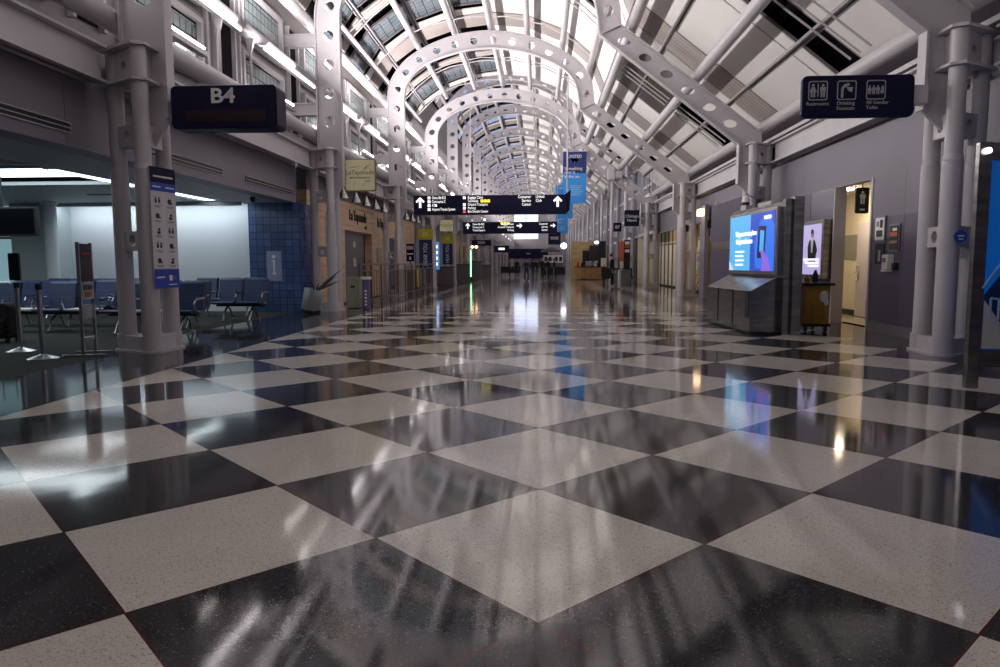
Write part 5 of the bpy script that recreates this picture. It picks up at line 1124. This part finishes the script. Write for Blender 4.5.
# ------------------------------------------------------------------ people
def person(name_label, loc, rz, h, top_m, leg_m, shoe_m, pose='stand', bag=False):
    t = thing('person', name_label, 'person', loc, 'people far down the hall'); BASE[t.name] = Vector(); k = h/1.75
    st = 0.10 if pose == 'stand' else 0.22
    V = {'pelvis': (0, 0, .95), 'belly': (0, 0, 1.1), 'chest': (0, -.01, 1.32), 'neck': (0, -.01, 1.49), 'chin': (0, -.02, 1.56), 'head': (0, -.015, 1.66), 'crown': (0, -.01, 1.72)}
    E_ = [('pelvis', 'belly'), ('belly', 'chest'), ('chest', 'neck'), ('neck', 'chin'), ('chin', 'head'), ('head', 'crown')]
    R_ = {'pelvis': (.15, .115), 'belly': (.14, .11), 'chest': (.165, .115), 'neck': (.058, .058), 'chin': (.07, .075), 'head': (.08, .098), 'crown': (.06, .075)}
    for s_, n in ((-1, 'l'), (1, 'r')):
        f = st * (s_ if pose == 'walk' else .25*s_)
        V.update({n+'hip': (s_*.09, 0, .88), n+'knee': (s_*.10, -f*.6-.02, .49), n+'ank': (s_*.11, f*.3 if pose != 'walk' else -f, .09), n+'toe': (s_*.12, (f*.3 if pose != 'walk' else -f)-.15, .04),
                  n+'sh': (s_*.19, 0, 1.41), n+'elb': (s_*.25, .03-f*.3, 1.13), n+'wr': (s_*.24, -.08-f*.4, .90), n+'hand': (s_*.235, -.12-f*.4, .80)})
        R_.update({n+'hip': (.095, .095), n+'knee': (.06, .062), n+'ank': (.042, .045), n+'toe': (.045, .035), n+'sh': (.062, .062), n+'elb': (.045, .045), n+'wr': (.032, .032), n+'hand': (.04, .025)})
        E_ += [('pelvis', n+'hip'), (n+'hip', n+'knee'), (n+'knee', n+'ank'), (n+'ank', n+'toe'), ('chest', n+'sh'), (n+'sh', n+'elb'), (n+'elb', n+'wr'), (n+'wr', n+'hand')]
    keys = list(V); me = bpy.data.meshes.new('body'); me.from_pydata([tuple(c*k for c in V[q]) for q in keys], [(keys.index(a), keys.index(b)) for a, b in E_], [])
    tmp = bpy.data.objects.new('body', me); COL.objects.link(tmp); tmp.modifiers.new('skin', 'SKIN')
    for i, q in enumerate(keys):
        sv = me.skin_vertices[0].data[i]; sv.radius = tuple(c*k for c in R_[q]); sv.use_root = (q == 'pelvis')
    su = tmp.modifiers.new('sub', 'SUBSURF'); su.levels = 1; su.render_levels = 1
    dg = bpy.context.evaluated_depsgraph_get(); m2 = bpy.data.meshes.new_from_object(tmp.evaluated_get(dg)); bpy.data.objects.remove(tmp)
    m2.materials.clear()
    for mm in (top_m, leg_m, shoe_m, M['skin'], M['hair']): m2.materials.append(mm)
    for p in m2.polygons:
        c = p.center / k; p.use_smooth = True
        p.material_index = 3 if (c.z > 1.47 or (abs(c.x) > .17 and c.z < .91 and c.z > .7)) else 2 if c.z < .085 else 1 if c.z < .93 else 0
    b_ = bpy.data.objects.new('body', m2); COL.objects.link(b_); b_.parent = t
    g = MB(); g.ball((0, .012*k, 1.675*k), .105*k, 14, (.95, 1.08, 1.0)); g.v = [v for v in g.v]
    hr = MB(); keep = [f for f in g.f if sum(g.v[i][1] for i in f)/len(f) > -.03*k or sum(g.v[i][2] for i in f)/len(f) > 1.735*k]
    hr.v = g.v; hr.f = keep; hr.build('hair', M['hair'], t, smooth=True)
    fc = MB()
    for s_ in (-1, 1): fc.ball((s_*.034*k, -.108*k, 1.665*k), .011*k, 8)
    fc.build('eyes', M['brownletter'], t); MB().ball((0, -.115*k, 1.635*k), .016*k, 8, (.8, 1.1, 1.3)).build('nose', M['skin'], t); MB().box(-.025*k, .025*k, -.108*k, -.095*k, 1.588*k, 1.598*k).build('mouth', M['orange'], t)
    for n, s_ in enumerate((-1, 1)):
        hd = MB(); bx, by, bz = s_*.235*k, (-.12)*k, .79*k
        for q in range(4): hd.tube([(bx, by+(.03-.02*q)*k, bz), (bx-s_*.006*k, by+(.028-.02*q)*k, bz-(.045+.008*(q in (1, 2)))*k), (bx-s_*.02*k, by+(.026-.02*q)*k, bz-.075*k)], .008*k, 6)
        hd.tube([(bx, by-.02*k, bz+.02*k), (bx-s_*.02*k, by-.05*k, bz-.015*k)], .009*k, 6)
        hd.build('fingers', M['skin'], t, smooth=True)
    if bag: MB().box(-.15*k, .15*k, .12*k, .28*k, 1.0*k, 1.42*k).build('backpack', M['cloth_dark'], t, bevel=.03)
    t.rotation_euler.z = rz; return t
person('person in dark clothes and pale shoes standing by the coffee kiosk end', (3.95, 39.6, 0), 1.2, 1.80, M['cloth_dark'], M['cloth_dark'], M['shoe'])
pp = [((-1.0, 52, 0), .3, 1.66, 'cloth_blue', 'cloth_dark', 'walk', 'person in blue top walking mid-floor, nearest of the distant crowd'),
      ((-3.1, 72, 0), 2.0, 1.78, 'cloth_tan', 'cloth_dark', 'stand', 'person in tan top standing leftmost in the distant crowd'),
      ((-2.2, 68, 0), -.5, 1.74, 'cloth_dark', 'cloth_dark', 'stand', 'person in dark clothes second from left in the distant crowd'),
      ((-.65, 66, 0), 2.8, 1.72, 'cloth_dark', 'cloth_blue', 'walk', 'person in dark top walking beyond the one in blue'),
      ((.15, 56.5, 0), .4, 1.76, 'cloth_dark', 'cloth_dark', 'stand', 'person in dark clothes queueing behind the left far belt post'),
      ((.62, 57.5, 0), -.7, 1.70, 'cloth_dark', 'cloth_dark', 'stand', 'person in dark clothes queueing behind the middle far belt post'),
      ((1.15, 58.5, 0), 1.4, 1.68, 'cloth_dark', 'cloth_blue', 'stand', 'person in dark top queueing behind the right far belt post'),
      ((-1.6, 85, 0), .2, 1.75, 'cloth_dark', 'cloth_dark', 'walk', 'person walking at the very far end, left one'),
      ((-.4, 88, 0), -.2, 1.72, 'cloth_dark', 'cloth_dark', 'walk', 'person walking at the very far end, right one')]
for loc, rz, h, a, b_, pose, lab in pp: person(lab, loc, rz, h, M[a], M[b_], M['shoe'] if h == 1.66 else M['black'], pose)

# ------------------------------------------------------------------ light
def area(name, loc, direction, sx, sy, power, col=(1, .95, .92), spread=180):
    l = bpy.data.lights.new(name, 'AREA'); l.shape = 'RECTANGLE'; l.size = sx; l.size_y = sy; l.energy = power; l.color = col; l.spread = math.radians(spread)
    o = bpy.data.objects.new(name, l); COL.objects.link(o); o.location = loc
    z = -Vector(direction).normalized(); y = Vector((0, 1, 0)); x = y.cross(z).normalized(); y = z.cross(x)
    o.rotation_euler = Matrix((x, y, z)).transposed().to_euler(); return o
l = bpy.data.lights.new('gate_wall_wash', 'AREA'); l.shape = 'RECTANGLE'; l.size = 4.9; l.size_y = .08; l.energy = 34; l.color = (.86, .95, 1.0)
o = bpy.data.objects.new('gate_wall_wash', l); COL.objects.link(o); o.location = (-10.4, 18.66, 2.87); o.rotation_euler = (math.radians(28), 0, 0)
for gx, gy, ge in ((-11.5, 10.5, 22), (-10.5, 15.8, 14), (-15, 14, 18)):  # unseen area lights added to brighten the gate lounge
    l = bpy.data.lights.new('gate_fill_light', 'AREA'); l.size = 1.6; l.energy = ge; l.color = (.86, .95, 1.0); o = bpy.data.objects.new('gate_fill_light', l); COL.objects.link(o); o.location = (gx, gy, 2.88 if gy > 14.3 else 3.05)
UP = 400
for k in range(-2, 16):
    Y = FY[0] + 9.15*k
    for a0, a1 in ((1.2, 3.8), (4.9, 7.1)):
        area('uplight', (-5.86, Y+(a0+a1)/2, 6.16), (0.6, 0, 0.8), 0.10, a1-a0, UP*.55 if k < 0 else UP*1.1 if k < 3 else UP*.68, (1, .945, .92))
        area('pipe_wash', (-5.93, Y+(a0+a1)/2, 5.99), (-0.3, 0, 0.2), 0.06, a1-a0, 8 if k < 0 else 14, (1, .95, .95))  # unseen strip added to brighten the lamp pipe and wall behind

w = bpy.data.worlds.new('night'); S.world = w; w.use_nodes = True
bg = w.node_tree.nodes['Background']; bg.inputs['Color'].default_value = (0.42, 0.45, 0.60, 1); bg.inputs['Strength'].default_value = 0.06

# ------------------------------------------------------------------ camera
cam = bpy.data.cameras.new('camera'); cam.lens = 25.59; cam.sensor_width = 36; cam.clip_end = 400; cam.clip_start = 0.05
co = bpy.data.objects.new('camera', cam); COL.objects.link(co)
f = Vector((-0.05614, 0.99364, -0.09763)); r = Vector((0.99842, 0.05608, -0.00338)); u = r.cross(f)
mw = Matrix((r, u, -f)).transposed().to_4x4(); mw.translation = (0, 0, 1.28); co.matrix_world = mw
S.camera = co
S.view_settings.view_transform = 'Standard'; S.view_settings.look = 'None'; S.view_settings.gamma = 1; S.view_settings.use_curve_mapping = False
S.view_settings.exposure = 0.0
S.cycles.use_denoising = True
S.cycles.max_bounces = 8; S.cycles.diffuse_bounces = 4; S.cycles.glossy_bounces = 4
S.cycles.sample_clamp_indirect = 6
